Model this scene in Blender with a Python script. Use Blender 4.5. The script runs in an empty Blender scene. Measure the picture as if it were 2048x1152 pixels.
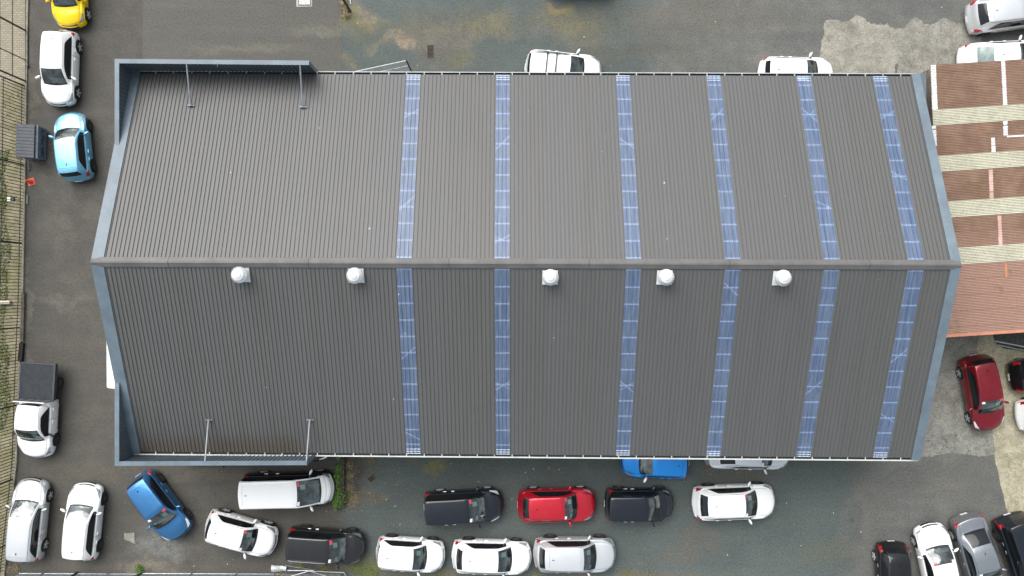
import bpy, bmesh, math, random
import numpy as np
from mathutils import Vector, Matrix, noise as mnoise
R_ = math.radians
rnd = random.Random(7)
# ------------------------------------------------------------------ camera
F, H = 1575.0, 42.0
SC = bpy.context.scene
COL = SC.collection
cam = bpy.data.objects.new("camera", bpy.data.cameras.new("camera"))
COL.objects.link(cam)
cam.location = (0, 0, H)
cam.data.sensor_width = 36
cam.data.lens = F / 2048 * 36
cam.data.clip_end = 2000
SC.camera = cam
# ------------------------------------------------------------------ light
SUN_EL, SUN_AZ = 54, 122      # azimuth measured counter-clockwise from +X
w = bpy.data.worlds.new("World"); SC.world = w; w.use_nodes = True
nt = w.node_tree; nt.nodes.clear()
sky = nt.nodes.new('ShaderNodeTexSky'); sky.sky_type = 'NISHITA'; sky.sun_disc = False
sky.sun_elevation = R_(SUN_EL); sky.sun_rotation = R_(90 - SUN_AZ)
sky.dust_density = 4; sky.ozone_density = 1
hs = nt.nodes.new('ShaderNodeHueSaturation'); hs.inputs['Saturation'].default_value = 0.38; hs.inputs['Hue'].default_value = 0.465
bg = nt.nodes.new('ShaderNodeBackground'); bg.inputs['Strength'].default_value = 0.15
wo = nt.nodes.new('ShaderNodeOutputWorld')
nt.links.new(sky.outputs[0], hs.inputs['Color']); nt.links.new(hs.outputs[0], bg.inputs['Color'])
nt.links.new(bg.outputs[0], wo.inputs[0])
sl = bpy.data.lights.new("sun", 'SUN'); sl.energy = 1.8; sl.angle = R_(60); sl.color = (1, .985, .95)
so = bpy.data.objects.new("sun", sl); COL.objects.link(so)
sd = Vector((math.cos(R_(SUN_AZ)) * math.cos(R_(SUN_EL)), math.sin(R_(SUN_AZ)) * math.cos(R_(SUN_EL)), math.sin(R_(SUN_EL))))
so.rotation_euler = sd.to_track_quat('Z', 'Y').to_euler()
SC.view_settings.view_transform = 'Standard'; SC.view_settings.look = 'None'
SC.view_settings.exposure = 0.50; SC.view_settings.gamma = 1

def P(px, py, z=0.0):
    k = (H - z) / F
    return Vector(((px - 1024) * k, (576 - py) * k, z))
# ------------------------------------------------------------------ material helpers
class N:
    def __init__(s, name):
        s.m = bpy.data.materials.new(name); s.m.use_nodes = True
        s.t = s.m.node_tree; s.b = s.t.nodes['Principled BSDF']; s.out = s.t.nodes['Material Output']
        s.geo = s.t.nodes.new('ShaderNodeNewGeometry')
        s.pos = s.geo.outputs['Position']
    def link(s, a, b): s.t.links.new(a, b)
    def node(s, typ, ins=(), **kw):
        n = s.t.nodes.new(typ)
        for k, v in kw.items(): setattr(n, k, v)
        for i, v in (ins.items() if isinstance(ins, dict) else enumerate(ins)):
            if v is None: continue
            if isinstance(v, bpy.types.NodeSocket): s.link(v, n.inputs[i])
            else: n.inputs[i].default_value = v
        return n
    def math(s, op, a, b=None, c=None):
        return s.node('ShaderNodeMath', (a, b, c), operation=op).outputs[0]
    def noise(s, scale, detail=4, rough=.6, vec=None, out=0):
        return s.node('ShaderNodeTexNoise', {'Vector': vec or s.pos, 'Scale': scale, 'Detail': detail, 'Roughness': rough}).outputs[out]
    def ramp(s, v, a, b, lo=0., hi=1.):
        return s.node('ShaderNodeMapRange', {'Value': v, 'From Min': a, 'From Max': b, 'To Min': lo, 'To Max': hi}, interpolation_type='SMOOTHSTEP').outputs[0]
    def mix(s, f, a, b, blend='MIX'):
        n = s.t.nodes.new('ShaderNodeMix'); n.data_type = 'RGBA'; n.blend_type = blend
        for sock, v in ((n.inputs[0], f), (n.inputs[6], a), (n.inputs[7], b)):
            if isinstance(v, bpy.types.NodeSocket): s.link(v, sock)
            elif isinstance(v, (int, float)): sock.default_value = v
            else: sock.default_value = (v[0], v[1], v[2], 1)
        return n.outputs[2]
    def col(s, c): s.link(c, s.b.inputs['Base Color'])
    def set(s, **k):
        for a, v in k.items(): s.b.inputs[a.replace('_', ' ')].default_value = v
    def bump(s, h, strength=.3, dist=.02):
        n = s.node('ShaderNodeBump', {'Height': h, 'Strength': strength, 'Distance': dist})
        s.link(n.outputs[0], s.b.inputs['Normal'])
    def sep(s, v=None):
        return s.node('ShaderNodeSeparateXYZ', (v or s.pos,)).outputs

MATS = {}
def simple(name, c, rough=.6, metal=0., var=.12, scale=3., spec=.5, coat=0.):
    if name in MATS: return MATS[name]
    n = N(name)
    no = n.noise(scale, 5)
    f = n.ramp(no, .3, .7)
    n.col(n.mix(f, [x * (1 - var) for x in c], [min(1, x * (1 + var)) for x in c]))
    n.set(Roughness=rough, Metallic=metal, Coat_Weight=coat, Coat_Roughness=.04)
    n.b.inputs['Specular IOR Level'].default_value = spec
    MATS[name] = n.m
    return n.m

def paint(name, c, metal=0., rough=.38):
    """clear-coated car paint; the inside of the shell is dark trim"""
    if name in MATS: return MATS[name]
    n = N(name)
    oc = n.node('ShaderNodeTexCoord').outputs['Object']
    d = n.ramp(n.noise(2.2, 6, .7, oc), .45, .8)
    f = n.noise(160, 2, .5, oc)
    base = n.mix(n.ramp(f, .35, .65), [x * .94 for x in c], [min(1, x * 1.05) for x in c])
    dust = n.mix(n.math('MULTIPLY', d, .05 if max(c) > .1 else .012), base, (.30, .29, .27))
    n.col(n.mix(n.geo.outputs['Backfacing'], dust, (.015, .015, .016)))
    n.set(Metallic=metal, Roughness=rough, Coat_Weight=1., Coat_Roughness=.05)
    n.b.inputs['Specular IOR Level'].default_value = .12
    n.link(n.ramp(d, 0, 1, rough, rough + .12), n.b.inputs['Roughness'])
    MATS[name] = n.m
    return n.m

WHITE = paint("white_paint", (.86, .865, .865))
MPAINT = {'white': WHITE,
 'silver': paint("silver_paint", (.70, .72, .74), .6), 'lightsilver': paint("pale_silver_paint", (.72, .74, .76), .6),
 'grey': paint("grey_paint", (.33, .35, .38), .8), 'black': paint("black_paint", (.008, .008, .010)),
 'navy': paint("navy_paint", (.008, .011, .018)), 'charcoal': paint("charcoal_paint", (.016, .016, .018)),
 'yellow': paint("yellow_paint", (.88, .60, .003)), 'sky': paint("sky_blue_paint", (.22, .56, .82), .5),
 'blue': paint("steel_blue_paint", (.045, .20, .44), .85), 'bright': paint("bright_blue_paint", (.006, .27, .80), .4),
 'red': paint("red_paint", (.56, .012, .03), .5), 'darkred': paint("dark_red_paint", (.24, .006, .016), .6)}
RUBBER = simple("rubber", (.018, .018, .018), .85)
TRIM = simple("black_trim", (.018, .018, .02), .5)
ALLOY = simple("alloy", (.66, .67, .68), .45, .3)
DARKALLOY = simple("dark_alloy", (.13, .13, .14), .4, .6)
CHROME = simple("chrome", (.7, .7, .72), .2, .9, .03)
REDLAMP = simple("red_lamp", (.36, .008, .014), .15, 0, .2, 20, coat=1)
CLEARLAMP = simple("clear_lamp", (.30, .32, .34), .12, .3, .25, 25, coat=1)
DARKGLASS = simple("tinted_glass", (.010, .012, .014), .04, 0, .2, 2, .5)
STK_R = simple("red_label", (.65, .06, .10), .4, 0, .3, 30)
STK_W = simple("white_label", (.80, .78, .80), .4, 0, .15, 40)
STK_G = simple("pale_card", (.62, .78, .70), .5, 0, .08, 30)
STK_Y = simple("cream_card", (.72, .70, .48), .5, 0, .08, 30)
SEATM = simple("seat_cloth", (.055, .06, .062), .9, 0, .4, 8)
DASHM = simple("dash_plastic", (.11, .12, .12), .7, 0, .4, 6)
def glass_mat():
    n = N("windscreen_glass")
    tr = n.node('ShaderNodeBsdfTransparent', ((.62, .74, .72, 1),))
    gl = n.node('ShaderNodeBsdfGlossy', {'Color': (.95, 1., 1., 1), 'Roughness': .03})
    fr = n.node('ShaderNodeFresnel', {'IOR': 1.52}).outputs[0]
    oc = n.node('ShaderNodeTexCoord').outputs['Object']
    f = n.math('ADD', n.math('MULTIPLY', fr, 1.2), n.ramp(n.noise(2.2, 5, .7, oc), .35, .75, .05, .20))
    mx = n.node('ShaderNodeMixShader', (f, tr.outputs[0], gl.outputs[0]))
    n.link(mx.outputs[0], n.out.inputs[0])
    return n.m
GLASS = glass_mat()

# ------------------------------------------------------------------ mesh helpers
def tag(o, label=None, cat=None, group=None, kind=None):
    if label: o['label'] = label
    if cat: o['category'] = cat
    if group: o['group'] = group
    if kind: o['kind'] = kind
    return o
def empty(name, loc=(0, 0, 0), rz=0.):
    o = bpy.data.objects.new(name, None); COL.objects.link(o)
    o.location = loc; o.rotation_euler = (0, 0, rz); o.empty_display_size = .2
    return o
def mesh(name, vs, fs, mat, parent=None, smooth=False, solid=0):
    me = bpy.data.meshes.new(name)
    me.from_pydata([tuple(v) for v in vs], [], fs)
    for m in (mat if isinstance(mat, (list, tuple)) else [mat]): me.materials.append(m)
    if smooth: me.polygons.foreach_set('use_smooth', [True] * len(me.polygons))
    me.update()
    o = bpy.data.objects.new(name, me); COL.objects.link(o)
    if parent: o.parent = parent
    if solid:
        md = o.modifiers.new('t', 'SOLIDIFY'); md.thickness = solid; md.offset = 0
    return o
class MB:
    def __init__(s): s.v = []; s.f = []
    def add(s, vs, fs):
        n = len(s.v); s.v += [Vector(v) for v in vs]; s.f += [[i + n for i in f] for f in fs]
    def box(s, a, b, rot=None, piv=None):
        x0, y0, z0 = a; x1, y1, z1 = b
        vs = [Vector((x, y, z)) for z in (z0, z1) for x, y in ((x0, y0), (x1, y0), (x1, y1), (x0, y1))]
        if rot is not None:
            p = Vector(piv) if piv is not None else Vector(((x0 + x1) / 2, (y0 + y1) / 2, (z0 + z1) / 2))
            vs = [rot @ (v - p) + p for v in vs]
        s.add(vs, [[3, 2, 1, 0], [4, 5, 6, 7], [0, 1, 5, 4], [1, 2, 6, 5], [2, 3, 7, 6], [3, 0, 4, 7]])
    def bar(s, a, b, w, h=None, up=(0, 0, 1)):
        a, b = Vector(a), Vector(b); h = h or w
        d = (b - a).normalized(); u = Vector(up)
        if abs(d.dot(u)) > .95: u = Vector((1, 0, 0))
        x = d.cross(u).normalized() * w / 2; y = x.cross(d).normalized() * h / 2
        s.add([a - x - y, a + x - y, a + x + y, a - x + y, b - x - y, b + x - y, b + x + y, b - x + y],
              [[0, 1, 2, 3], [7, 6, 5, 4], [0, 4, 5, 1], [1, 5, 6, 2], [2, 6, 7, 3], [3, 7, 4, 0]])
    def tube(s, a, b, r, n=8, r2=None, cap=True):
        a, b = Vector(a), Vector(b); r2 = r if r2 is None else r2
        d = (b - a).normalized(); u = Vector((0, 0, 1)) if abs(d.z) < .9 else Vector((1, 0, 0))
        x = d.cross(u).normalized(); y = d.cross(x)
        vs = []
        for p, rr in ((a, r), (b, r2)):
            for i in range(n):
                t = 2 * math.pi * i / n; vs.append(p + (x * math.cos(t) + y * math.sin(t)) * rr)
        fs = [[i, (i + 1) % n, n + (i + 1) % n, n + i] for i in range(n)]
        if cap: fs += [list(range(n))[::-1], list(range(n, 2 * n))]
        s.add(vs, fs)
    def lathe(s, prof, c=(0, 0, 0), n=24, axis='Z'):
        c = Vector(c); vs = []
        for r, z in prof:
            for i in range(n):
                t = 2 * math.pi * i / n
                p = Vector((r * math.cos(t), r * math.sin(t), z)) if axis == 'Z' else Vector((r * math.cos(t), z, r * math.sin(t)))
                vs.append(c + p)
        fs = []
        for j in range(len(prof) - 1):
            for i in range(n):
                q = [j * n + i, j * n + (i + 1) % n, (j + 1) * n + (i + 1) % n, (j + 1) * n + i]
                fs.append(q if axis == 'Z' else q[::-1])
        s.add(vs, fs)
    def build(s, name, mat, parent=None, smooth=False, bevel=0):
        o = mesh(name, s.v, s.f, mat, parent, smooth)
        if bevel:
            md = o.modifiers.new('b', 'BEVEL'); md.width = bevel; md.segments = 2; md.limit_method = 'ANGLE'
        return o

# ------------------------------------------------------------------ ground
def yard_material():
    n = N("yard_surface")
    wob = n.node('ShaderNodeVectorMath', (n.noise(.55, 6, .65, out=1), (.5, .5, .5)), operation='SUBTRACT').outputs[0]
    wob = n.node('ShaderNodeVectorMath', {0: wob, 3: 2.6}, operation='SCALE').outputs[0]
    wp = n.node('ShaderNodeVectorMath', (n.pos, wob), operation='ADD').outputs[0]
    X, Y, _ = n.sep(); WX, WY, _ = n.sep(wp)
    big = n.noise(.16, 5, .55); med = n.noise(1.1, 6, .65); fine = n.noise(14, 6, .8); grit = n.noise(55, 3, .9)
    def box(px0, px1, py0, py1, s=.06, wx=WX, wy=WY):
        a, b = P(px0, py0), P(px1, py1)
        m = n.ramp(wx, a.x - s, a.x + s)
        m = n.math('MULTIPLY', m, n.ramp(wx, b.x - s, b.x + s, 1, 0))
        m = n.math('MULTIPLY', m, n.ramp(wy, b.y - s, b.y + s))
        return n.math('MULTIPLY', m, n.ramp(wy, a.y - s, a.y + s, 1, 0))
    def blob(px, py, rx, ry, lo=.9, hi=.35, k=1.):
        c = P(px, py); kx = H / F
        d = n.node('ShaderNodeVectorMath', (wp, tuple(c)), operation='SUBTRACT').outputs[0]
        d = n.node('ShaderNodeVectorMath', (d, (1 / (rx * kx), 1 / (ry * kx), 0)), operation='MULTIPLY').outputs[0]
        l = n.node('ShaderNodeVectorMath', (d,), operation='LENGTH').outputs['Value']
        return n.ramp(l, hi, lo + .4, k, 0)
    # brown-grey bitumen of the west yard
    base = n.mix(n.ramp(big, .35, .65), (.049, .0455, .039), (.068, .063, .054))
    grey_v = n.ramp(n.noise(.42, 7, .72), .42, .62)
    base = n.mix(n.ramp(med, .3, .75), base, (.058, .056, .0515))
    # blue-grey chip seal
    seal = n.mix(n.ramp(big, .35, .65), (.048, .061, .060), (.066, .081, .079))
    seal = n.mix(n.ramp(med, .45, .8, 0, .6), seal, (.095, .102, .096))
    grey = n.mix(n.ramp(med, .3, .7), (.083, .085, .081), (.118, .118, .111))
    grey = n.mix(grey_v, n.mix(1., grey, (.82, .84, .86), 'MULTIPLY'), grey)
    c = n.mix(box(285, 690, -300, 200, .02, X, Y), base, n.mix(n.ramp(med, .3, .75), (.063, .0615, .056), (.084, .081, .073)))
    c = n.mix(box(683, 1320, -400, 576, .03, X, WY), c, seal)
    c = n.mix(box(690, 1715, 576, 1600, .7), c, seal)
    c = n.mix(box(1290, 2300, -400, 576, .8), c, grey)
    c = n.mix(box(1700, 2300, 880, 1600, .9), c, grey)
    # stains
    speck = n.ramp(n.noise(2.6, 9, .85), .34, .60, .12, 1)
    for px, py, rx, ry, co, k in (
        (722, 32, 38, 26, (.30, .235, .12), .85), (705, 48, 28, 40, (.16, .15, .045), .8), (745, 92, 22, 16, (.24, .2, .1), .6),
        (770, 55, 50, 28, (.12, .12, .05), .6), (842, 62, 48, 46, (.17, .145, .09), .8), (795, 78, 42, 14, (.30, .23, .15), .75),
        (818, 88, 22, 14, (.36, .27, .17), .8), (905, 70, 55, 40, (.18, .155, .10), .75), (985, 48, 60, 34, (.20, .17, .075), .75),
        (880, 110, 70, 45, (.145, .125, .105), .7), (925, 120, 30, 18, (.16, .15, .06), .6), (700, 118, 14, 16, (.22, .17, .06), .6),
        (1125, 40, 70, 36, (.20, .165, .07), .7), (1170, 70, 60, 34, (.19, .155, .08), .6), (1120, 15, 24, 10, (.26, .18, .05), .8),
        (1060, 72, 60, 20, (.14, .14, .12), .6), (1400, 35, 220, 40, (.125, .115, .09), .7), (1340, 80, 140, 30, (.10, .098, .088), .5),
        (1250, 110, 160, 20, (.10, .092, .072), .6), (872, 940, 24, 20, (.19, .17, .035), .9), (768, 1000, 16, 12, (.18, .14, .06), .7),
        (730, 995, 40, 18, (.16, .12, .075), .7), (735, 935, 45, 34, (.085, .083, .04), .7), (702, 955, 24, 60, (.062, .036, .028), .95),
        (705, 1000, 24, 18, (.17, .115, .06), .8), (835, 925, 26, 10, (.13, .11, .04), .6), (320, 1095, 60, 30, (.20, .205, .20), .8),
        (330, 1050, 60, 30, (.16, .155, .14), .6), (300, 1135, 60, 14, (.24, .21, .16), .7), (740, 1135, 70, 24, (.14, .13, .05), .85),
        (900, 1150, 160, 16, (.15, .13, .07), .8), (1280, 1150, 180, 14, (.17, .13, .085), .8), (1395, 1080, 50, 36, (.13, .105, .085), .6),
        (1350, 1110, 60, 14, (.15, .12, .09), .5), (1660, 1100, 70, 30, (.13, .12, .07), .5), (1480, 950, 90, 16, (.115, .095, .06), .7),
        (1745, 1000, 40, 70, (.15, .14, .125), .7), (1900, 960, 120, 60, (.135, .128, .112), .6), (85, 325, 14, 40, (.16, .14, .09), .6),
        (60, 200, 12, 60, (.16, .145, .1), .6), (110, 460, 40, 40, (.14, .13, .11), .5), (120, 600, 60, 10, (.17, .16, .14), .5),
        (52, 620, 9, 140, (.17, .16, .13), .6), (420, 955, 110, 16, (.14, .125, .08), .6), (180, 940, 100, 20, (.12, .105, .065), .6),
        (640, 60, 60, 12, (.20, .185, .14), .5), (500, 100, 120, 10, (.19, .17, .12), .5), (1160, 1000, 60, 40, (.09, .10, .10), .3)):
        m = n.math('MULTIPLY', blob(px, py, rx, ry, k=k), speck)
        c = n.mix(m, c, [(v * .8 + sum(co) / 3 * .2) * .70 for v in co])
    # traffic streaks along the building
    st = n.node('ShaderNodeTexNoise', {'Vector': n.node('ShaderNodeVectorMath', (n.pos, (.12, 1.6, 1)), operation='MULTIPLY').outputs[0], 'Scale': 1.2, 'Detail': 6.}).outputs[0]
    c = n.mix(n.ramp(st, .4, .75, 0, .3), c, n.mix(1., c, (1.4, 1.36, 1.26), 'MULTIPLY'))
    # seams and hairline cracks
    vor = n.node('ShaderNodeTexVoronoi', {'Vector': wp, 'Scale': .33}, feature='DISTANCE_TO_EDGE').outputs['Distance']
    crk = n.math('MULTIPLY', n.ramp(vor, .004, .016, 1, 0), n.ramp(n.noise(.25, 3), .5, .62))
    c = n.mix(n.math('MULTIPLY', crk, .16), c, (.03, .028, .025))
    for (x0, x1, y0, y1) in ((284.6, 286, -50, 120), (245, 246.2, 925, 1152), (60, 212, 599.2, 600.4), (683.6, 685.2, 0, 145), (160, 235, 162, 163.2)):
        c = n.mix(n.math('MULTIPLY', box(x0, x1, y0, y1, .012, X, Y), .45), c, (.045, .042, .036))
    # oil spots under the bays
    vv = n.node('ShaderNodeTexVoronoi', {'Vector': n.pos, 'Scale': .55}).outputs['Distance']
    c = n.mix(n.math('MULTIPLY', n.ramp(n.math('ADD', vv, n.math('MULTIPLY', fine, .12)), .10, .20, .35, 0), n.ramp(n.noise(.3, 2), .45, .55)), c, (.022, .021, .019))
    # aggregate
    c = n.mix(n.ramp(fine, .38, .62, 0, .8), c, n.mix(1., c, (1.65, 1.64, 1.55), 'MULTIPLY'))
    c = n.mix(n.ramp(n.noise(9, 3, .9), .38, .5, .6, 0), c, n.mix(1., c, (.5, .5, .5), 'MULTIPLY'))
    c = n.mix(n.ramp(n.noise(30, 2, .5), .70, .76, 0, .6), c, (.30, .29, .25))
    n.col(c); n.set(Roughness=.82)
    n.link(n.ramp(med, .3, .7, .68, .92), n.b.inputs['Roughness'])
    n.bump(n.math('ADD', n.math('MULTIPLY', fine, .6), n.math('MULTIPLY', grit, .5)), .5, .012)
    return n.m
g = mesh("ground", [(-150, -150, 0), (150, -150, 0), (150, 150, 0), (-150, 150, 0)], [[0, 1, 2, 3]], yard_material())
tag(g, kind='structure')

def jag(pts, step=.09, amp=.12, seed=0, sc=1.3):
    out = []
    for i in range(len(pts)):
        a, b = pts[i], pts[(i + 1) % len(pts)]
        L = (b - a).length; k = max(1, int(L / step)); nrm = Vector((-(b - a).y, (b - a).x, 0)).normalized()
        for j in range(k):
            p = a.lerp(b, j / k)
            q = mnoise.noise(Vector((p.x * sc, p.y * sc, seed))) + .35 * mnoise.noise(Vector((p.x * sc * 9, p.y * sc * 9, seed + 3))) + .6 * mnoise.noise(Vector((p.x * sc * 4, p.y * sc * 4, seed)))
            out.append(p + nrm * q * amp)
    return out
def patch(name, pix, mat, z=.004, amp=.12, seed=0, **kw):
    pts = jag([Vector((P(*p).x, P(*p).y, 0)) for p in pix], amp=amp, seed=seed)
    from mathutils.geometry import tessellate_polygon
    fs = tessellate_polygon([pts])
    vs = [(p.x, p.y, z) for p in pts]
    ff = []
    for f in fs:
        a, b, c = [Vector(vs[i]) for i in f]
        ff.append(list(f) if (b - a).cross(c - a).z > 0 else list(f)[::-1])
    return tag(mesh(name, vs, ff, mat), kind='structure')
def concrete(name, a, b, dirt, sc=1., cracks=0., edge=.35):
    n = N(name)
    med = n.noise(1.3 * sc, 7, .7); fine = n.noise(12, 6, .8); grit = n.noise(50, 3, .9)
    c = n.mix(n.ramp(med, .32, .68), a, b)
    c = n.mix(n.ramp(n.noise(.6, 6, .75), .48, .66, 0, .7), c, dirt)
    c = n.mix(n.ramp(n.noise(4, 7, .85), .5, .62, 0, .6), c, dirt)
    c = n.mix(n.ramp(fine, .4, .6, 0, .7), c, n.mix(1., c, (1.55, 1.53, 1.45), 'MULTIPLY'))
    c = n.mix(n.ramp(n.noise(9, 3, .9), .38, .5, .6, 0), c, n.mix(1., c, (.5, .5, .5), 'MULTIPLY'))
    if cracks:
        v = n.node('ShaderNodeTexVoronoi', {'Vector': n.node('ShaderNodeVectorMath', (n.pos, n.noise(2, 3, out=1)), operation='ADD').outputs[0], 'Scale': 2.1}, feature='DISTANCE_TO_EDGE').outputs['Distance']
        yy = n.sep()[1]
        zone = n.math('MULTIPLY', n.ramp(yy, P(0, 862).y - .4, P(0, 862).y, 1, 0), n.ramp(n.noise(.8, 3), .35, .5))
        c = n.mix(n.math('MULTIPLY', n.math('MULTIPLY', n.ramp(v, .01, .05, 1, 0), zone), cracks), c, (.05, .045, .035))
    n.col(c); n.set(Roughness=.88); n.bump(fine, .35, .01)
    return n.m
CONC = concrete("weathered_concrete", (.19, .183, .158), (.285, .275, .24), (.125, .118, .098))
CONC2 = concrete("grey_concrete", (.17, .17, .155), (.25, .245, .222), (.10, .097, .083), cracks=.6)
CONC3 = concrete("cream_concrete", (.27, .248, .18), (.37, .345, .255), (.17, .155, .105))
CONC4 = concrete("dark_concrete", (.17, .165, .146), (.25, .243, .215), (.10, .098, .086))
patch("concrete_patch", [(1648, 200), (1643, 95), (1652, 45), (1690, 40), (1722, 33), (1740, 48), (1775, 45), (1795, 70), (1790, 200)], CONC, seed=1, amp=.2)
patch("concrete_patch", [(1792, 200), (1793, 62), (1815, 45), (1835, 38), (1850, 50), (1880, 38), (1915, 45), (1960, 60), (1990, 200)], CONC4, z=.008, seed=2, amp=.2)
patch("concrete_apron", [(1760, 560), (1760, 905), (1840, 918), (1900, 905), (1960, 915), (1998, 905), (1986, 860), (1984, 790), (1990, 600), (2060, 560)], CONC2, seed=3, amp=.12)
patch("concrete_path", [(1986, 560), (1952, 700), (1960, 730), (1984, 760), (1984, 850), (1990, 915), (2000, 965), (2012, 1015), (2035, 1060), (2400, 1060), (2400, 560)], CONC3, z=.008, seed=4, amp=.05)
patch("concrete_patch", [(248, 1066), (268, 1065), (270, 1088), (248, 1078)], CONC, seed=5, amp=.03)
# manhole surround
patch("concrete_surround", [(593, -14), (624, -14), (624, 13), (593, 13)], concrete("pale_concrete", (.36, .37, .33), (.44, .45, .40), (.3, .3, .26)), seed=6, amp=.02)
def manhole():
    t = tag(empty("manhole_cover", P(609, -2, .008)), "square grey steel access cover set in pale concrete at the top edge", "manhole cover")
    m = MB(); m.box((-.30, -.30, 0), (.30, .30, .012)); m.build("lid", simple("galv", (.36, .35, .36), .5, .4, .25, 9), t)
    m = MB()
    for a in ((-.34, -.34, .34, -.30), (-.34, .30, .34, .34), (-.34, -.30, -.30, .30), (.30, -.30, .34, .30)):
        m.box((a[0], a[1], 0), (a[2], a[3], .02))
    m.build("lid_frame", simple("old_iron", (.10, .09, .085), .7), t)
manhole()

# land beyond the west fence
def verge_mat():
    n = N("verge_soil")
    X, Y, _ = n.sep(); med = n.noise(1.2, 7, .75); fine = n.noise(16, 5, .8)
    c = n.mix(n.ramp(med, .35, .65), (.155, .14, .088), (.235, .21, .14))
    c = n.mix(n.ramp(n.noise(.5, 5, .7), .5, .68, 0, .8), c, (.12, .13, .045))
    # paved footpath at the north end, laid in courses
    pv = n.ramp(Y, P(0, 165).y - .1, P(0, 165).y + .1)
    br = n.node('ShaderNodeTexBrick', {'Vector': n.pos, 'Color1': (.33, .29, .21, 1), 'Color2': (.25, .225, .17, 1), 'Mortar': (.14, .13, .10, 1), 'Scale': 1., 'Mortar Size': .012, 'Brick Width': .24, 'Row Height': .12})
    c = n.mix(pv, c, n.mix(n.ramp(med, .4, .7, 0, .5), br.outputs[0], (.20, .19, .16)))
    c = n.mix(n.ramp(fine, .4, .7, 0, .4), c, n.mix(1., c, (1.6, 1.6, 1.5), 'MULTIPLY'))
    n.col(c); n.set(Roughness=.95); n.bump(fine, .5, .02)
    return n.m
FL = [(56, -60), (53.5, 20), (52, 120), (51, 165), (48, 380), (44, 584), (38, 720), (31, 926), (22, 1010), (8, 1135), (-6, 1260)]
fl = [P(*p) for p in FL]
vs = [(p.x, p.y, .004) for p in fl] + [(-60, p.y, .004) for p in fl]
k = len(fl)
tag(mesh("verge", vs, [[i, i + k, i + k + 1, i + 1][::-1] for i in range(k - 1)], verge_mat()), kind='structure')
def fence_x(y):
    for a, b in zip(fl, fl[1:]):
        if a.y >= y >= b.y: t = (a.y - y) / (a.y - b.y); return a.x + (b.x - a.x) * t
    return fl[0].x if y > 0 else fl[-1].x
# grass: blades as one stuff object
def blades(name, n, fn, h, mat, seed=1, wdt=.02):
    r = random.Random(seed); m = MB()
    for _ in range(n):
        x, y = fn(r); a = r.uniform(0, 6.28); hh = h * r.uniform(.5, 1.3); l = Vector((r.uniform(-1, 1), r.uniform(-1, 1), 0)) * hh * .7
        d = Vector((math.cos(a), math.sin(a), 0)) * wdt * r.uniform(.6, 1.5); p = Vector((x, y, .004))
        m.add([p - d, p + d, p + l + Vector((0, 0, hh))], [[0, 1, 2]])
    return tag(m.build(name, mat), kind='stuff')
def leafmat(name, a, b, sc=6):
    n = N(name); n.col(n.mix(n.ramp(n.noise(sc, 3), .35, .65), a, b)); n.set(Roughness=.6)
    n.b.inputs['Specular IOR Level'].default_value = .3
    return n.m
GR = leafmat("grass_green", (.055, .14, .015), (.11, .21, .03), 1.5)
def g1(r):
    y = P(0, r.uniform(300, 860)).y; t = (P(0, 300).y - y) / 15
    xr = P(16 + 5 * math.sin(y * .9) - 3 * math.sin(y * 2.3), 0).x
    return xr - abs(r.gauss(0, .9)), y
tag(blades("grass", 9000, g1, .07, GR, 3, .022), "mown green grass strip beyond the picket fence", "grass")
def g2(r):
    y = P(0, r.uniform(180, 1150)).y
    return fence_x(y) - .15 - abs(r.gauss(0, .9)), y
tag(blades("weedy_grass", 2500, g2, .06, leafmat("dry_grass", (.16, .15, .05), (.10, .13, .03)), 4, .02), "sparse dry yellow grass on the soil behind the fence", "grass")
# edging under the fence
m = MB()
for a, b in zip(fl, fl[1:]): m.bar(a + Vector((.06, 0, .04)), b + Vector((.06, 0, .04)), .10, .10)
tag(m.build("kerb", concrete("kerb_concrete", (.19, .18, .15), (.26, .25, .2), (.12, .11, .09))), kind='structure')

STEELBLACK = simple("black_powder_coat", (.020, .022, .020), .5)
GALV = simple("galvanised", (.42, .44, .45), .45, .5, .2, 6)
PALE = simple("pale_frame", (.52, .54, .55), .45, .3)
def picket_fence():
    t = tag(empty("picket_fence", (fence_x(0), 0, 0)), "long black steel picket fence along the left edge with close upright bars", "fence")
    off = Vector((-fence_x(0), 0, 0))
    y = P(0, 172).y; yend = P(0, 1145).y; m = MB(); cnt = 0; ext = MB()
    while y > yend:
        p = Vector((fence_x(y), y, .05)) + off
        cnt += 1
        if abs(y + .0) < 8.6: tgt = MB()
        else: tgt = m
        tgt.box((p.x - .014, y - .014, .05), (p.x + .014, y + .014, 2.0))
        if tgt is not m: tgt.build('picket', STEELBLACK, t)
        y -= .172
    o = m.build("picket", STEELBLACK, t); tag(o, kind='stuff')
    for z in (.34, 1.85):
        m = MB()
        for i in range(60):
            y0 = P(0, 172).y + (yend - P(0, 172).y) * i / 60; y1 = P(0, 172).y + (yend - P(0, 172).y) * (i + 1) / 60
            m.bar(Vector((fence_x(y0) + .02, y0, z)) + off, Vector((fence_x(y1) + .02, y1, z)) + off, .03, .035)
        m.build("rail", STEELBLACK, t)
    for py in (172, 330, 486, 655, 810, 958, 1090):
        y = P(0, py).y; m = MB(); x = fence_x(y) + off.x - .05
        m.box((x - .03, y - .03, 0), (x + .03, y + .03, 2.05)); m.build("post", STEELBLACK, t)
picket_fence()
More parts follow.
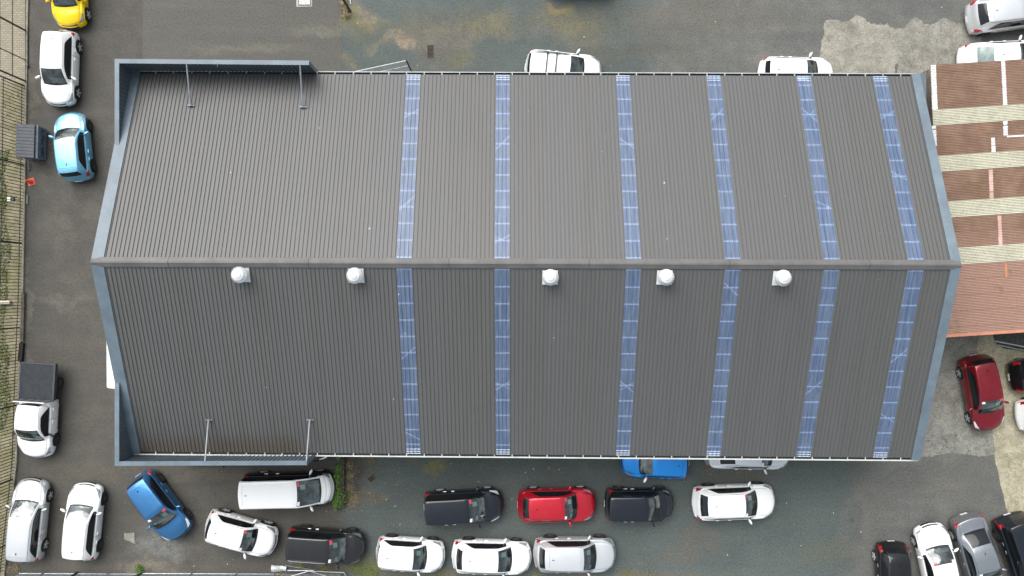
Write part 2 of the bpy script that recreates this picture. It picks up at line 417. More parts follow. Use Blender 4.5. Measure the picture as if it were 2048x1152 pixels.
def panel_gate():
    """tall framed gate at the top-left corner"""
    ys = [P(0, -60).y, P(0, 62).y, P(0, 121).y, P(0, 163).y]; x = fence_x(14)
    t = tag(empty("sliding_gate", (x, ys[2], 0)), "tall black framed gate panel at the top left above the picket fence", "gate")
    o = Vector((-x, -ys[2], 0))
    for i, y in enumerate(ys):
        w_ = .05 if i in (1, 3) else .028
        m = MB(); m.box((-w_, y - ys[2] - w_ / 1.4, 0), (w_ * .5, y - ys[2] + w_ / 1.4, 2.2)); m.build("upright", STEELBLACK, t)
    for z in (.08, 1.18, 2.2):
        m = MB(); m.bar(Vector((x, ys[0], z)) + o, Vector((x, ys[3], z)) + o, .04, .04); m.build("rail", STEELBLACK, t)
    m = MB(); m.bar(Vector((x + .10, ys[0], .05)) + o, Vector((x + .10, P(0, 132).y, .05)) + o, .03, .04); m.build("track", STEELBLACK, t)
    m = MB(); m.box((.05, P(0, 133).y - ys[2] - .05, 0), (.15, P(0, 133).y - ys[2] + .05, .12)); m.build("stop", STEELBLACK, t)
panel_gate()

# ------------------------------------------------------------------ main building
ZE, ZR, ZP = 5.0, H - (H - 5) * .9066, H - (H - 5) * .9597
XL, XR = P(183, 0, ZR).x, P(1921, 0, ZR).x
def lin(x, pl, pr, z):
    a, b = P(pl[0], pl[1], z), P(pr[0], pr[1], z)
    return a.y + (b.y - a.y) * (x - a.x) / (b.x - a.x)
YT = lambda x: lin(x, (262, 142.5), (1843, 148), ZE)
YB = lambda x: lin(x, (264, 908), (1838, 920.5), ZE)
YR = lambda x: lin(x, (183, 524), (1921, 530), ZR)
GUT = .13
def roof_pt(x, t, side, up=0.):
    """t=0 ridge .. 1 eave; side +1 north, -1 south"""
    ye = (YT(x) - GUT) if side > 0 else (YB(x) + GUT)
    y = YR(x) + (ye - YR(x)) * t; z = ZR - .02 + (ZE + .10 - ZR) * t
    n_ = Vector((0, side * (ZR - ZE), abs(ye - YR(x)))).normalized()
    return Vector((x, y, z)) + n_ * up
def roof_mat():
    n = N("roof_steel")
    X, Y, Z = n.sep()
    # per-sheet tone, washed streaks down the fall
    sheet = n.math('FLOOR', n.math('DIVIDE', X, .76))
    wn = n.node('ShaderNodeTexWhiteNoise', {'W': sheet}, noise_dimensions='1D').outputs[0]
    st = n.node('ShaderNodeTexNoise', {'Vector': n.node('ShaderNodeVectorMath', (n.pos, (5., .22, .2)), operation='MULTIPLY').outputs[0], 'Scale': 1., 'Detail': 6., 'Roughness': .65}).outputs[0]
    c = n.mix(n.ramp(st, .3, .7), (.093, .094, .092), (.106, .107, .104))
    c = n.mix(n.ramp(wn, 0, 1, 0, .5), c, (.104, .106, .110))
    c = n.mix(n.ramp(n.noise(.35, 5, .6), .35, .75, 0, .3), c, (.112, .109, .105))
    # brown film where the parapets stop the roof being washed
    film = None
    for (py0, py1) in ((868, 930),):
        a = P(0, py0, ZE).y
        film = n.math('MULTIPLY', n.ramp(Y, a - .5, a + .25, 1, 0), n.ramp(X, P(600, 0, ZE).x - .3, P(612, 0, ZE).x, 1, 0))
    c = n.mix(n.math('MULTIPLY', film, .75), c, (.085, .075, .062))
    n.col(c); n.set(Roughness=.47, Metallic=.0)
    n.b.inputs['Specular IOR Level'].default_value = .48
    return n.m
ROOF = roof_mat()
FLASH = simple("blue_grey_flashing", (.125, .165, .198), .42, .0, .16, 1.2)
CLAD = simple("dark_cladding", (.105, .13, .155), .45, 0, .12, 2)
RIDGEM = simple("ridge_steel", (.125, .122, .118), .4, .0, .12, 1.5)
GUTM = simple("gutter_cream", (.50, .52, .50), .45, 0, .1, 3)
def sky_mat():
    n = N("skylight_sheet")
    X, Y, Z = n.sep()
    st = n.node('ShaderNodeTexNoise', {'Vector': n.node('ShaderNodeVectorMath', (n.pos, (9., .5, .5)), operation='MULTIPLY').outputs[0], 'Scale': 1.4, 'Detail': 5.}).outputs[0]
    c = n.mix(n.ramp(st, .3, .7), (.165, .245, .41), (.29, .38, .55))
    c = n.mix(n.ramp(n.noise(1.7, 5, .7), .5, .8, 0, .3), c, (.38, .44, .54))
    n.col(c); n.set(Roughness=.33); n.b.inputs['Specular IOR Level'].default_value = 1.
    tr = n.node('ShaderNodeBsdfTransparent', ((.74, .82, .95, 1),))
    mx = n.node('ShaderNodeMixShader', (.53, n.b.outputs[0], tr.outputs[0]))
    n.link(mx.outputs[0], n.out.inputs[0])
    return n.m
SKYL = sky_mat()
BT = empty("warehouse", ((XL + XR) / 2, YR(0), 0))
tag(BT, "long gabled warehouse with dark ribbed steel roof, blue skylight strips and a pale ridge", "building")
BO = Vector(BT.location)
def bbuild(m, name, mat, parent=BT, off=BO, **kw):
    m.v = [v - off for v in m.v]
    return m.build(name, mat, parent, **kw)
LIGHTS = [(-4.86, -4.21), (-.735, -.10), (4.78, 5.42), (8.95, 9.60), (13.10, 13.75), (16.62, 17.28)]
kk = (H - ZR) / F / .020923
LIGHTS = [(a * kk, b * kk) for a, b in LIGHTS]
PIT = .1787 * kk; RW, RHT = .030, .040
BRG = .50
def ribbed(x0, x1, side, phase, t0=0., t1=1.):
    m = MB(); xs = []; i = 0
    x = x0
    prof = []   # (x, up)
    start = math.ceil((x0 - phase) / PIT); c = phase + start * PIT
    prof.append((x0, 0))
    while c + RW / 2 < x1:
        if c - RW / 2 > x0:
            prof += [(c - RW / 2, 0), (c - RW / 2 + .008, RHT), (c + RW / 2 - .004, RHT), (c + RW / 2, 0)]
        c += PIT
    prof.append((x1, 0))
    vs = []
    for px_, up in prof: vs += [roof_pt(px_, t0, side, up), roof_pt(px_, t1, side, up)]
    fs = []
    for j in range(len(prof) - 1):
        q = [2 * j, 2 * j + 1, 2 * j + 3, 2 * j + 2]
        fs.append(q if side > 0 else q[::-1])
    m.add(vs, [f[::-1] for f in fs]); return m
edges = [XL + BRG]
for a, b in LIGHTS: edges += [a, b]
edges.append(XR - BRG * .8)
ROOFS = {}
for side in (1, -1):
    ms = MB()
    for i in range(len(edges) - 1):
        m = ribbed(edges[i], edges[i + 1], side, XL)
        if i % 2 == 0: ms.add(m.v, m.f)
        else: bbuild(m, "skylight", SKYL)
    # closed underside so the roof is a solid skin
    o = bbuild(ms, "roof", ROOF)
    ROOFS[side] = o
    # screws: rows of small heads on the purlin lines
# purlins and bracing seen through the skylights
PURM = simple("purlin_galv", (.74, .75, .78), .5, .0, .08)
for side in (1, -1):
    for i in range(12):
        t = (i + .35) / 12
        m = MB(); m.bar(roof_pt(XL + .3, t, side, -.010), roof_pt(XR - .3, t, side, -.010), .06, .012, (0, side * .36, .93))
        bbuild(m, "purlin", PURM)
for a, b in LIGHTS:
    for side in (1, -1):
        r = random.Random(int(a * 10) + side)
        for t in r.sample([.12, .3, .45, .62, .78, .9], 1 if r.random() < .45 else 2):
            s_ = r.choice((-1, 1)); dt = r.uniform(.025, .05)
            m = MB(); m.bar(roof_pt(a - .1, t - s_ * dt, side, -.03), roof_pt(b + .1, t + s_ * dt, side, -.03), .045, .01, (0, side * .36, .93)); bbuild(m, "brace", PURM)
            if r.random() < .3:
                m = MB(); m.bar(roof_pt(a - .1, t + s_ * dt * .7, side, -.05), roof_pt(b + .1, t - s_ * dt * .7, side, -.05), .03, .01, (0, side * .36, .93)); bbuild(m, "brace", PURM)
        m = MB()   # pale dirty lap at the eave end
        for t in (.972, .985, .997): m.bar(roof_pt(a + .01, t, side, .004), roof_pt(b - .01, t, side, .004), .03, .01)
        bbuild(m, "sheet_end", simple("sheet_end_dirt", (.55, .60, .68), .5, 0, .2, 20))
# ridge capping
rp = [(-.205 * 1.0, -.058), (-.04, .052), (-.03, .075), (.03, .075), (.04, .052), (.215, -.058)]
m = MB(); vs = []; NS = 26
for i in range(NS + 1):
    x = XL + .0 + (XR - XL) * i / NS
    for dy, dz in rp: vs.append(Vector((x, YR(x) + dy, ZR + .03 + dz)))
for i in range(NS):
    for j in range(len(rp) - 1):
        q = i * 6 + j; m.f.append([q, q + 6, q + 7, q + 1])
m.v = vs; bbuild(m, "ridge_capping", RIDGEM)
m = MB()
for s_ in (-1, 1):
    for i in range(5):
        x = XL + (XR - XL) * (i + .6) / 5.2
        m.box((x - .02, YR(x) - .2, ZR + .02), (x + .0, YR(x) + .2, ZR + .05))
for i in range(6):
    x = XL + (XR - XL) * (i + .55) / 6.2; j_ = MB(); vs = []
    for dy, dz in rp:
        for dx in (-.012, .012): vs.append(Vector((x + dx, YR(x) + dy, ZR + .034 + dz)))
    j_.add(vs, [[2 * k_, 2 * k_ + 1, 2 * k_ + 3, 2 * k_ + 2] for k_ in range(5)]); bbuild(j_, "capping_joint", simple("joint_dark", (.05, .05, .05), .7))  # dark lap joints across the capping
# barge flashings
for xe, xi in ((XL, XL + BRG), (XR, XR - BRG * .8)):
    for side in (1, -1):
        m = MB(); vs = []
        T1 = 1.01
        for t in (0.012, T1):
            A = roof_pt(xe, t, side, .10); B = roof_pt(xi, t, side, .055); C = A + Vector((0, 0, -.38)); D = B + Vector((0, 0, -.08))
            M_ = A.lerp(B, .08)
            vs += [C, A, M_, B, D]
        fs = []
        for j in range(4):
            q = [j, j + 1, j + 6, j + 5]; fs.append(q)
        m.add(vs, fs); bbuild(m, "barge_flashing", FLASH)
# eave gutters
for side in (1, -1):
    f = YT if side > 0 else YB
    m = MB(); NS = 24
    x0 = XL + .10; x1 = XR - (.02 if side < 0 else .2)
    prof = [(.02, .06), (.02, -.12), (-GUT - .03, -.12)]        # bottom and back
    vs = []
    for i in range(NS + 1):
        x = x0 + (x1 - x0) * i / NS
        for dy, dz in ((0.0, .055), (0.0, -.13), (-GUT - .02, -.13)):
            vs.append(Vector((x, f(x) + side * dy, ZE + dz)))
    fs = [[i * 3 + j, i * 3 + j + 1, i * 3 + j + 4, i * 3 + j + 3] for i in range(NS) for j in range(2)]
    m.add(vs, fs)
    bbuild(m, "gutter", simple("gutter_inside", (.06, .07, .065), .6) if side > 0 else simple("gutter_inside2", (.05, .055, .05), .6))
    m = MB(); lw = .04 if side > 0 else .06
    for i in range(NS):
        xa, xb = x0 + (x1 - x0) * i / NS, x0 + (x1 - x0) * (i + 1) / NS
        m.bar((xa, f(xa) + side * (lw / 2 - .03), ZE + .06), (xb, f(xb) + side * (lw / 2 - .03), ZE + .06), lw, .03)
    bbuild(m, "gutter_lip", GUTM if side < 0 else simple("gutter_grey", (.40, .42, .42), .45))
    m = MB(); x = x0 + .3; r = random.Random(5)
    while x < x1:
        m.bar((x, f(x), ZE + .065), (x, f(x) - side * (GUT + .03), ZE + .075), .045, .012); x += .83 * r.choice((1, 1, 1, 1, .97, 1.04))
    bbuild(m, "gutter_brackets", GUTM if side < 0 else simple("gutter_grey", (.40, .42, .42), .45))
# parapets
XP0 = P(230, 0, ZP).x; XPT = P(617, 0, ZP).x; XPB = P(613, 0, ZP).x
YPT = lambda x: lin(x, (230, 118), (617, 121.5), ZP)
YPB = lambda x: lin(x, (230, 931.5), (613, 930), ZP)
yT0, yB0 = P(230, 292, ZP).y, P(230, 766, ZP).y
CW = .20
def corr_wall(m, a, b, z0, z1, nrm, pit=.19, dep=.045):
    """vertical ribbed sheet between a and b (xy), facing nrm; z0, z1 may be functions of the fraction"""
    a, b = Vector(a), Vector(b); L = (b - a).length; d = (b - a) / L; nv = Vector(nrm)
    pts = [0]; n_ = int(L / pit); prof = [(0, 0)]
    for i in range(n_):
        c = (i + .5) * L / n_
        prof += [(c - .035, 0), (c - .022, dep), (c + .022, dep), (c + .035, 0)]
    prof.append((L, 0)); vs = []
    for s_, u in prof:
        p = a + d * s_ + nv * u; t = s_ / L
        vs += [(p.x, p.y, z0(t) if callable(z0) else z0), (p.x, p.y, z1(t) if callable(z1) else z1)]
    fs = [[2 * i, 2 * i + 2, 2 * i + 3, 2 * i + 1] for i in range(len(prof) - 1)]
    m.add(vs, fs)
def roof_z(y, x):
    if y > YR(x): return ZR + (ZE + .1 - ZR) * (y - YR(x)) / (YT(x) - GUT - YR(x))
    return ZR + (ZE + .1 - ZR) * (YR(x) - y) / (YR(x) - YB(x) - GUT)
xo = XP0
for (side, yf, xe, y0) in ((1, YPT, XPT, yT0), (-1, YPB, XPB, yB0)):
    # ribbed inner sheets
    m = MB(); yin = yf(xo) - side * CW * .55
    corr_wall(m, (xo + CW * .6, yin, 0), (xe, yf(xe) - side * CW * .55, 0), ZE - .15, ZP - .02, (0, -side, 0))
    bbuild(m, "parapet_inner_sheet", CLAD)
    m = MB()
    corr_wall(m, (xo + CW * .55, yin, 0), (xo + CW * .55, y0, 0), lambda t, yy=(yin, y0): roof_z(yy[0] + (yy[1] - yy[0]) * t, xo) - .12, ZP - .02, (1, 0, 0))
    bbuild(m, "parapet_inner_sheet", CLAD)
    # caps
    m = MB()
    m.bar((xo + CW, yf(xo) - side * CW / 2, ZP), (xe, yf(xe) - side * CW / 2, ZP), CW, .06)
    m.box((xe - .0, yf(xe) - side * (CW if side > 0 else 0), ZE - .2), (xe + .03, yf(xe) - side * (0 if side > 0 else CW), ZP + .03))
    bbuild(m, "parapet_cap", FLASH)
    m = MB()
    m.box((xo, min(y0, yf(xo)), ZP - .03), (xo + CW, max(y0, yf(xo)), ZP + .035))
    bbuild(m, "parapet_cap", FLASH)
    # outer face to the ground
    m = MB()
    corr_wall(m, (xo + .02, yf(xo) - side * .02, 0), (xe, yf(xe) - side * .02, 0), 0, ZP - .03, (0, side, 0), .25, .02)
    bbuild(m, "parapet_outer_sheet", CLAD)
    m = MB()
    m.box((xe + .0, yf(xe) - side * .19 - .01, ZE - .3), (xe + .02, yf(xe) - side * .19 + .01, ZP)); 
    yy = sorted((yf(xe) - side * .02, (YT(xe) - .3) if side > 0 else (YB(xe) + .3)))
    m.box((xe - .03, yy[0], 0), (xe - .005, yy[1], ZE - .2)); bbuild(m, "parapet_end", CLAD)
    m = MB(); m.box((P(435, 0, ZP).x, min(yf(0), yf(0) - side * CW) - .002, ZP - .01), (P(435, 0, ZP).x + .012, max(yf(0), yf(0) - side * CW) + .002, ZP + .036)); bbuild(m, 'cap_joint', CLAD)
    # soffit gutter strip between parapet and roof
    m = MB()
    a0, a1 = (YT(xo) - GUT, yf(xo)) if side > 0 else (yf(xo), YB(xo) + GUT)
    m.box((xo + .05, min(a0, a1) , ZE - .22), (xe - .01, max(a0, a1), ZE - .18)); bbuild(m, "box_gutter", simple("box_gutter", (.10, .105, .10), .6))
# main walls
m = MB(); xi, xj = XL + .04, XR - .06
m.bar((0, 0, 0), (.001, 0, 0), .001)
WALLM = simple("wall_cladding", (.11, .12, .13), .5, 0, .12, 1)
m = MB()
corr_wall(m, (xi, YT(xi) - .3, 0), (xj, YT(xj) - .3, 0), 0, ZE + .05, (0, 1, 0), .25, .02)
corr_wall(m, (xi, YB(xi) + .3, 0), (xj, YB(xj) + .3, 0), 0, ZE + .05, (0, -1, 0), .25, .02)
def gable(x, nx):
    ya, yr, yb = YT(x) - .3, YR(x), YB(x) + .3
    vs = [(x, ya, 0), (x, yb, 0), (x, yb, ZE), (x, yr, ZR - .12), (x, ya, ZE)]
    m.add(vs, [[0, 1, 2, 3, 4] if nx < 0 else [4, 3, 2, 1, 0]])
gable(xi, -1); gable(xj, 1)
bbuild(m, "walls", WALLM)
m = MB(); m.box((xi + .1, YB(0) + .5, .02), (xj - .1, YT(0) - .5, .05)); bbuild(m, "floor_slab", simple("dark_floor", (.05, .055, .06), .8))
# return flashing at the north-east corner
m = MB(); a, b, c = P(1834, 147, ZE + .1), P(1852, 145, ZE + .1), P(1853, 213, ZE + .1)
b2, c2 = b + Vector((0, 0, -.1)), c + Vector((0, 0, -.1))
m.add([a, b, c, a - Vector((0, 0, .3)), b - Vector((0, 0, .3)), c - Vector((0, 0, .3))], [[2, 1, 0], [3, 4, 5], [0, 1, 4, 3], [1, 2, 5, 4], [2, 0, 3, 5]])
bbuild(m, "corner_flashing", simple("flash_dark", (.11, .14, .16), .5))

# roof stays
for lab, top, foot, ft in (("slim grey stay bracing the top parapet, nearer the left corner", (373, 126), (382, 211), 1),
                       ("slim grey stay bracing the top parapet near its open end", (600, 128), (606, 214), 1),
                       ("slim grey stay bracing the bottom parapet, nearer the left corner", (410, 922), (418, 840), -1),
                       ("slim grey stay bracing the bottom parapet near its open end", (613, 922), (620, 840), -1)):
    pt = P(top[0], top[1], ZP)
    # foot on the roof plane
    z = 6.
    for _ in range(20):
        q = P(foot[0], foot[1], z); z = roof_z(q.y, q.x) + .05
    q = P(foot[0], foot[1], z)
    t = tag(empty("roof_stay", q), lab, "roof stay", "parapet stays on the warehouse roof")
    m = MB(); m.tube((0, 0, .06), pt - q, .035, 10); m.build("strut", simple("stay_grey", (.26, .28, .30), .5, .2), t, smooth=False)
    tilt = Matrix.Rotation(math.atan2(ZR - ZE, 9.) * (-ft), 3, 'X')
    m = MB(); m.box((-.17, -.035, -.02), (.17, .035, .02), tilt, (0, 0, 0)); m.box((-.06, -.06, 0), (.06, .06, .07), tilt, (0, 0, 0))
    m.build("foot_plate", simple("blue_galv", (.20, .23, .28), .5, .3), t, bevel=.006)

m = MB(); r = random.Random(21)
for i in range(22):
    x = r.uniform(XL + 1, XR - 1); sd = r.choice((1, -1)); q = roof_pt(x, r.random(), sd, .006); a_ = r.uniform(.012, .04)
    m.add([q + Vector((a_ * math.cos(k_), a_ * 1.3 * math.sin(k_), a_ * 1.3 * math.sin(k_) * -sd * .38)) for k_ in (0, 1.2, 2.5, 3.8, 5.)], [[0, 1, 2, 3, 4]])
bbuild(m, "bird_droppings", simple("droppings", (.5, .5, .47), .8))
# turbine vents
TURB = simple("white_aluminium", (.78, .80, .80), .3, .15, .05, 8)
GALVW = simple("vent_plate", (.66, .69, .71), .4, .1, .08, 6)
def vent_proto():
    t = empty("turbine_vent")
    m = MB(); SL = (ZR - ZE) / 9.0
    def pl(x, y, z): return (x, y, z + y * SL)
    vs = [pl(x, y, z) for z in (.045, .065) for x, y in ((-.36, -.33), (.36, -.33), (.36, .33), (-.36, .33))]
    m.add(vs, [[3, 2, 1, 0], [4, 5, 6, 7], [0, 1, 5, 4], [1, 2, 6, 5], [2, 3, 7, 6], [3, 0, 4, 7]])
    m.build("base_plate", GALVW, t)
    m = MB(); m.lathe([(.25, -.05), (.25, .24), (.27, .26), (.25, .28)], n=28); m.build("throat", GALVW, t, smooth=True)
    m = MB(); NB = 32
    for i in range(NB):
        a = 2 * math.pi * i / NB; da = 2 * math.pi / NB * .92
        vs = []
        for j in range(9):
            ph = j / 8 * math.pi
            r1 = .25 + .15 * math.sin(ph); z = .28 + .34 * (j / 8)
            if j > 5: r1 = .27 + .12 * math.sin(ph)
            sk = .25 * math.sin(ph)
            vs += [(r1 * math.cos(a + sk * .3), r1 * math.sin(a + sk * .3), z), ((r1 - .045) * math.cos(a + da + sk * .3), (r1 - .045) * math.sin(a + da + sk * .3), z)]
        m.add(vs, [[2 * j, 2 * j + 2, 2 * j + 3, 2 * j + 1][::-1] for j in range(8)])
    m.build("vanes", TURB, t)
    m = MB(); m.lathe([(.285, .612), (.282, .64), (.25, .675), (.15, .70), (.145, .712), (.06, .722), (.001, .724)], n=32); m.build("dome_cap", TURB, t, smooth=True)
    m = MB(); m.lathe([(.20, .28), (.20, .60)], n=20); m.build("core", simple("vent_dark", (.16, .17, .18), .6), t)
    return t
vp = vent_proto()
vlabels = ["white spinning roof vent just right of the leftmost end of the ridge, first of five", "white roof vent on the dark lower slope, left of the first skylight strip",
           "white roof vent on the lower slope between the second and third skylight strips", "white roof vent on the lower slope between the third and fourth skylight strips",
           "white roof vent on the lower slope between the fourth and fifth skylight strips"]
for i, (px, py) in enumerate(((485, 550), (713, 551.5), (1100, 555), (1328.5, 555), (1560, 556.5))):
    z = ZR - .2
    for _ in range(20):
        q = P(px, py, z); z = roof_z(q.y, q.x)
    if i == 0: t = vp
    else:
        t = vp.copy(); COL.objects.link(t)
        for ch in vp.children:
            c = ch.copy(); COL.objects.link(c); c.parent = t
    t.scale = (.92, .92, .92); t.location = q; tag(t, vlabels[i], "roof vent", "turbine vents along the ridge")
    for c in t.children:
        if c.name.startswith(("vanes", "dome_cap")): c.rotation_euler = (0, 0, i * 1.7)

# ------------------------------------------------------------------ red-roofed neighbour
ZN = 4.4
def red_mat():
    n = N("rusty_red_roof")
    tc = n.node('ShaderNodeTexCoord').outputs['Object']; X, Y, Z = n.sep(tc)
    med = n.noise(.9, 7, .7, tc)
    c = n.mix(n.ramp(med, .35, .68), (.19, .112, .074), (.28, .172, .12))
    c = n.mix(n.ramp(Y, -7.5, -9.6, 0, .8), c, (.36, .215, .165))
    c = n.mix(n.ramp(n.noise(1.1, 6, .8, tc), .54, .7, 0, .6), c, (.13, .11, .04))
    c = n.mix(n.ramp(n.noise(7, 5, .8, tc), .56, .7, 0, .5), c, (.09, .05, .035))
    groove = n.math('SINE', n.math('MULTIPLY', Y, 2 * math.pi / .076))
    c = n.mix(n.ramp(groove, -.2, -1, 0, .55), c, (.085, .045, .03))
    lap = n.math('LESS_THAN', n.math('ABSOLUTE', n.math('SUBTRACT', n.math('FRACT', n.math('DIVIDE', Y, .762)), .5)), .02)
    c = n.mix(n.math('MULTIPLY', lap, .35), c, (.07, .04, .03))
    n.col(c); n.set(Roughness=.75)
    return n.m
def beige_mat():
    n = N("fibreglass_sheet")
    tc = n.node('ShaderNodeTexCoord').outputs['Object']; X, Y, Z = n.sep(tc)
    c = n.mix(n.ramp(n.noise(1.5, 6, .75, tc), .4, .7), (.60, .585, .46), (.48, .465, .36))
    c = n.mix(n.ramp(n.noise(9, 5, .8, tc), .5, .68, 0, .7), c, (.22, .21, .14))
    groove = n.math('SINE', n.math('MULTIPLY', Y, 2 * math.pi / .076))
    c = n.mix(n.ramp(groove, -.1, -1, 0, .85), c, (.14, .12, .07))
    n.col(c); n.set(Roughness=.6)
    return n.m
NT0 = P(1858, 131, ZN)
ROT = R_(3.7)
NB_ = tag(empty("red_roofed_shed", (NT0.x, NT0.y, 0), ROT), "red-brown corrugated roofed building on the right with cream translucent strips", "building")
NW, NL = 12.92, 17.
def corr_sheet(m, w0, w1, x0, x1, z, base=0.):
    n_ = int((w1 - w0) / .076 * 6); vs = []
    for i in range(n_ + 1):
        y = -(w0 + (w1 - w0) * i / n_)
        zz = z + .009 * math.sin(2 * math.pi * y / .076) + (.35 * (1 - (-y) / NW))
        vs += [(x0, y, zz), (x1, y, zz)]
    m.add(vs, [[2 * i, 2 * i + 2, 2 * i + 3, 2 * i + 1] for i in range(n_)])
strips = [(2.11, 2.79), (4.27, 4.96), (6.43, 7.14), (8.64, 9.37)]
sk = ((H - ZN) / F) / .02344
strips = [(a * sk, b * sk) for a, b in strips]
REDM, BEI = red_mat(), beige_mat()
m = MB(); c0 = 0
for a, b in strips + [(NW, NW)]:
    corr_sheet(m, c0, a, 0, NL, ZN - .3); c0 = b
m.build("roof", REDM, NB_)
for a, b in strips:
    m = MB(); corr_sheet(m, a - .03, b + .03, 0.02, NL, ZN - .3 + .012); m.build("translucent_sheet", BEI, NB_)
def npix(px, py):
    q = P(px, py, ZN - .1) - Vector((NT0.x, NT0.y, 0)); q = Matrix.Rotation(-ROT, 3, 'Z') @ q
    return q.x, q.y
LAPW = simple("white_lap_sealant", (.72, .74, .76), .6, 0, .3, 25); LAPP = simple("pink_lap_sealant", (.62, .40, .35), .6, 0, .35, 25); LAPO = simple("orange_primer", (.60, .20, .10), .6, 0, .3, 20)
def lap(px0, py0, px1, py1, mat, w_=.16):
    (xa, ya), (xb, yb) = npix(px0, py0), npix(px1, py1); m = MB(); n_ = max(2, int(abs(yb - ya) / .038))
    r = random.Random(int(px0 + py0))
    if abs(yb - ya) < .3:
        m.box((min(xa, xb), min(ya, yb) - .03, ZN - .3 + .35 * (1 + ya / NW) + .014), (max(xa, xb), max(ya, yb) + .03, ZN - .3 + .35 * (1 + ya / NW) + .02))
    else:
        for i in range(n_):
            y = ya + (yb - ya) * i / n_; x = xa + (xb - xa) * i / n_; e = .012 * (i % 2) + r.uniform(0, .02)
            if r.random() < .03: continue
            z = ZN - .3 + .35 * (1 + y / NW)
            yn = y + (yb - ya) / n_
            z0 = z + .009 * math.sin(2 * math.pi * y / .076) + .005; z1 = ZN - .3 + .35 * (1 + yn / NW) + .009 * math.sin(2 * math.pi * yn / .076) + .005
            m.add([(x - w_ / 2 - e, yn, z1), (x + w_ / 2 + e, yn, z1), (x + w_ / 2 + e, y, z0), (x - w_ / 2 - e, y, z0)], [[0, 1, 2, 3]])
    m.build("lap_seal", mat, NB_)
lap(1863, 132, 1868, 221, LAPW, .22); lap(1866, 252, 1869, 292, LAPW, .16)
lap(2002, 121, 2008, 212, LAPW); lap(2008.5, 242, 2010, 272, LAPW, .18); lap(2012, 273.5, 2200, 262, LAPW); lap(1984.5, 276, 1986.5, 306, LAPW)
lap(1981, 339, 1984, 399, LAPP); lap(2000, 431, 2003.5, 491, LAPP, .15); lap(2014.5, 527, 2016, 553, LAPO, .07)
m = MB(); m.bar((0, -NW - .05, ZN - .34), (NL, -NW - .05, ZN - .34), .13, .14); m.build("gutter", simple("terracotta_gutter", (.50, .21, .13), .5, 0, .15), NB_)
m = MB(); m.box((.15, -NW + .1, 0), (NL - .1, -.1, ZN - .36)); m.build("walls", simple("old_block", (.22, .2, .17), .85, 0, .2), NB_)
m = MB(); m.box((-.22, -.95, ZN - .45), (-.03, -.45, ZN - .35)); m.tube((-.1, -1.1, 0), (-.1, -1.1, ZN - .4), .05)
m.build("rainwater_head", simple("cream_pvc", (.55, .52, .42), .6), NB_)

# ------------------------------------------------------------------ cars
def pchip(xs, ys):
    xs, ys = np.array(xs, float), np.array(ys, float)
    h = np.diff(xs); d = np.diff(ys) / h; m_ = np.zeros(len(xs)); m_[0], m_[-1] = d[0], d[-1]
    for i in range(1, len(xs) - 1):
        if d[i - 1] * d[i] > 0:
            w1, w2 = 2 * h[i] + h[i - 1], h[i] + 2 * h[i - 1]; m_[i] = (w1 + w2) / (w1 / d[i - 1] + w2 / d[i])
    def f(x):
        i = int(min(max(np.searchsorted(xs, x) - 1, 0), len(xs) - 2)); t = (x - xs[i]) / h[i]
        return ((2 * t ** 3 - 3 * t ** 2 + 1) * ys[i] + (t ** 3 - 2 * t ** 2 + t) * h[i] * m_[i] + (-2 * t ** 3 + 3 * t ** 2) * ys[i + 1] + (t ** 3 - t ** 2) * h[i] * m_[i + 1])
    return f
TYPES = {  # hood end, screen top, roof end, rear glass end, deck end (fractions from the front), height, hood z, tail z
 'hatch': dict(a=.245, b=.43, c=.915, d=.965, H=1.50, hz=.96, tz=.98, rw=.70),
 'wagon': dict(a=.23, b=.42, c=.94, d=.98, H=1.48, hz=.95, tz=1.0, rw=.71),
 'coupeback': dict(a=.24, b=.41, c=.86, d=.945, H=1.46, hz=.95, tz=1.02, rw=.69),
 'suv': dict(a=.245, b=.405, c=.87, d=.945, H=1.58, hz=1.02, tz=1.05, rw=.70),
 'sedan': dict(a=.225, b=.385, c=.69, d=.855, H=1.46, hz=.94, tz=1.02, rw=.69),
 'mpv': dict(a=.205, b=.41, c=.965, d=.99, H=1.68, hz=1.02, tz=1.0, rw=.74),
 'van': dict(a=.115, b=.345, c=.985, d=.995, H=1.85, hz=1.10, tz=1.05, rw=.83),
}
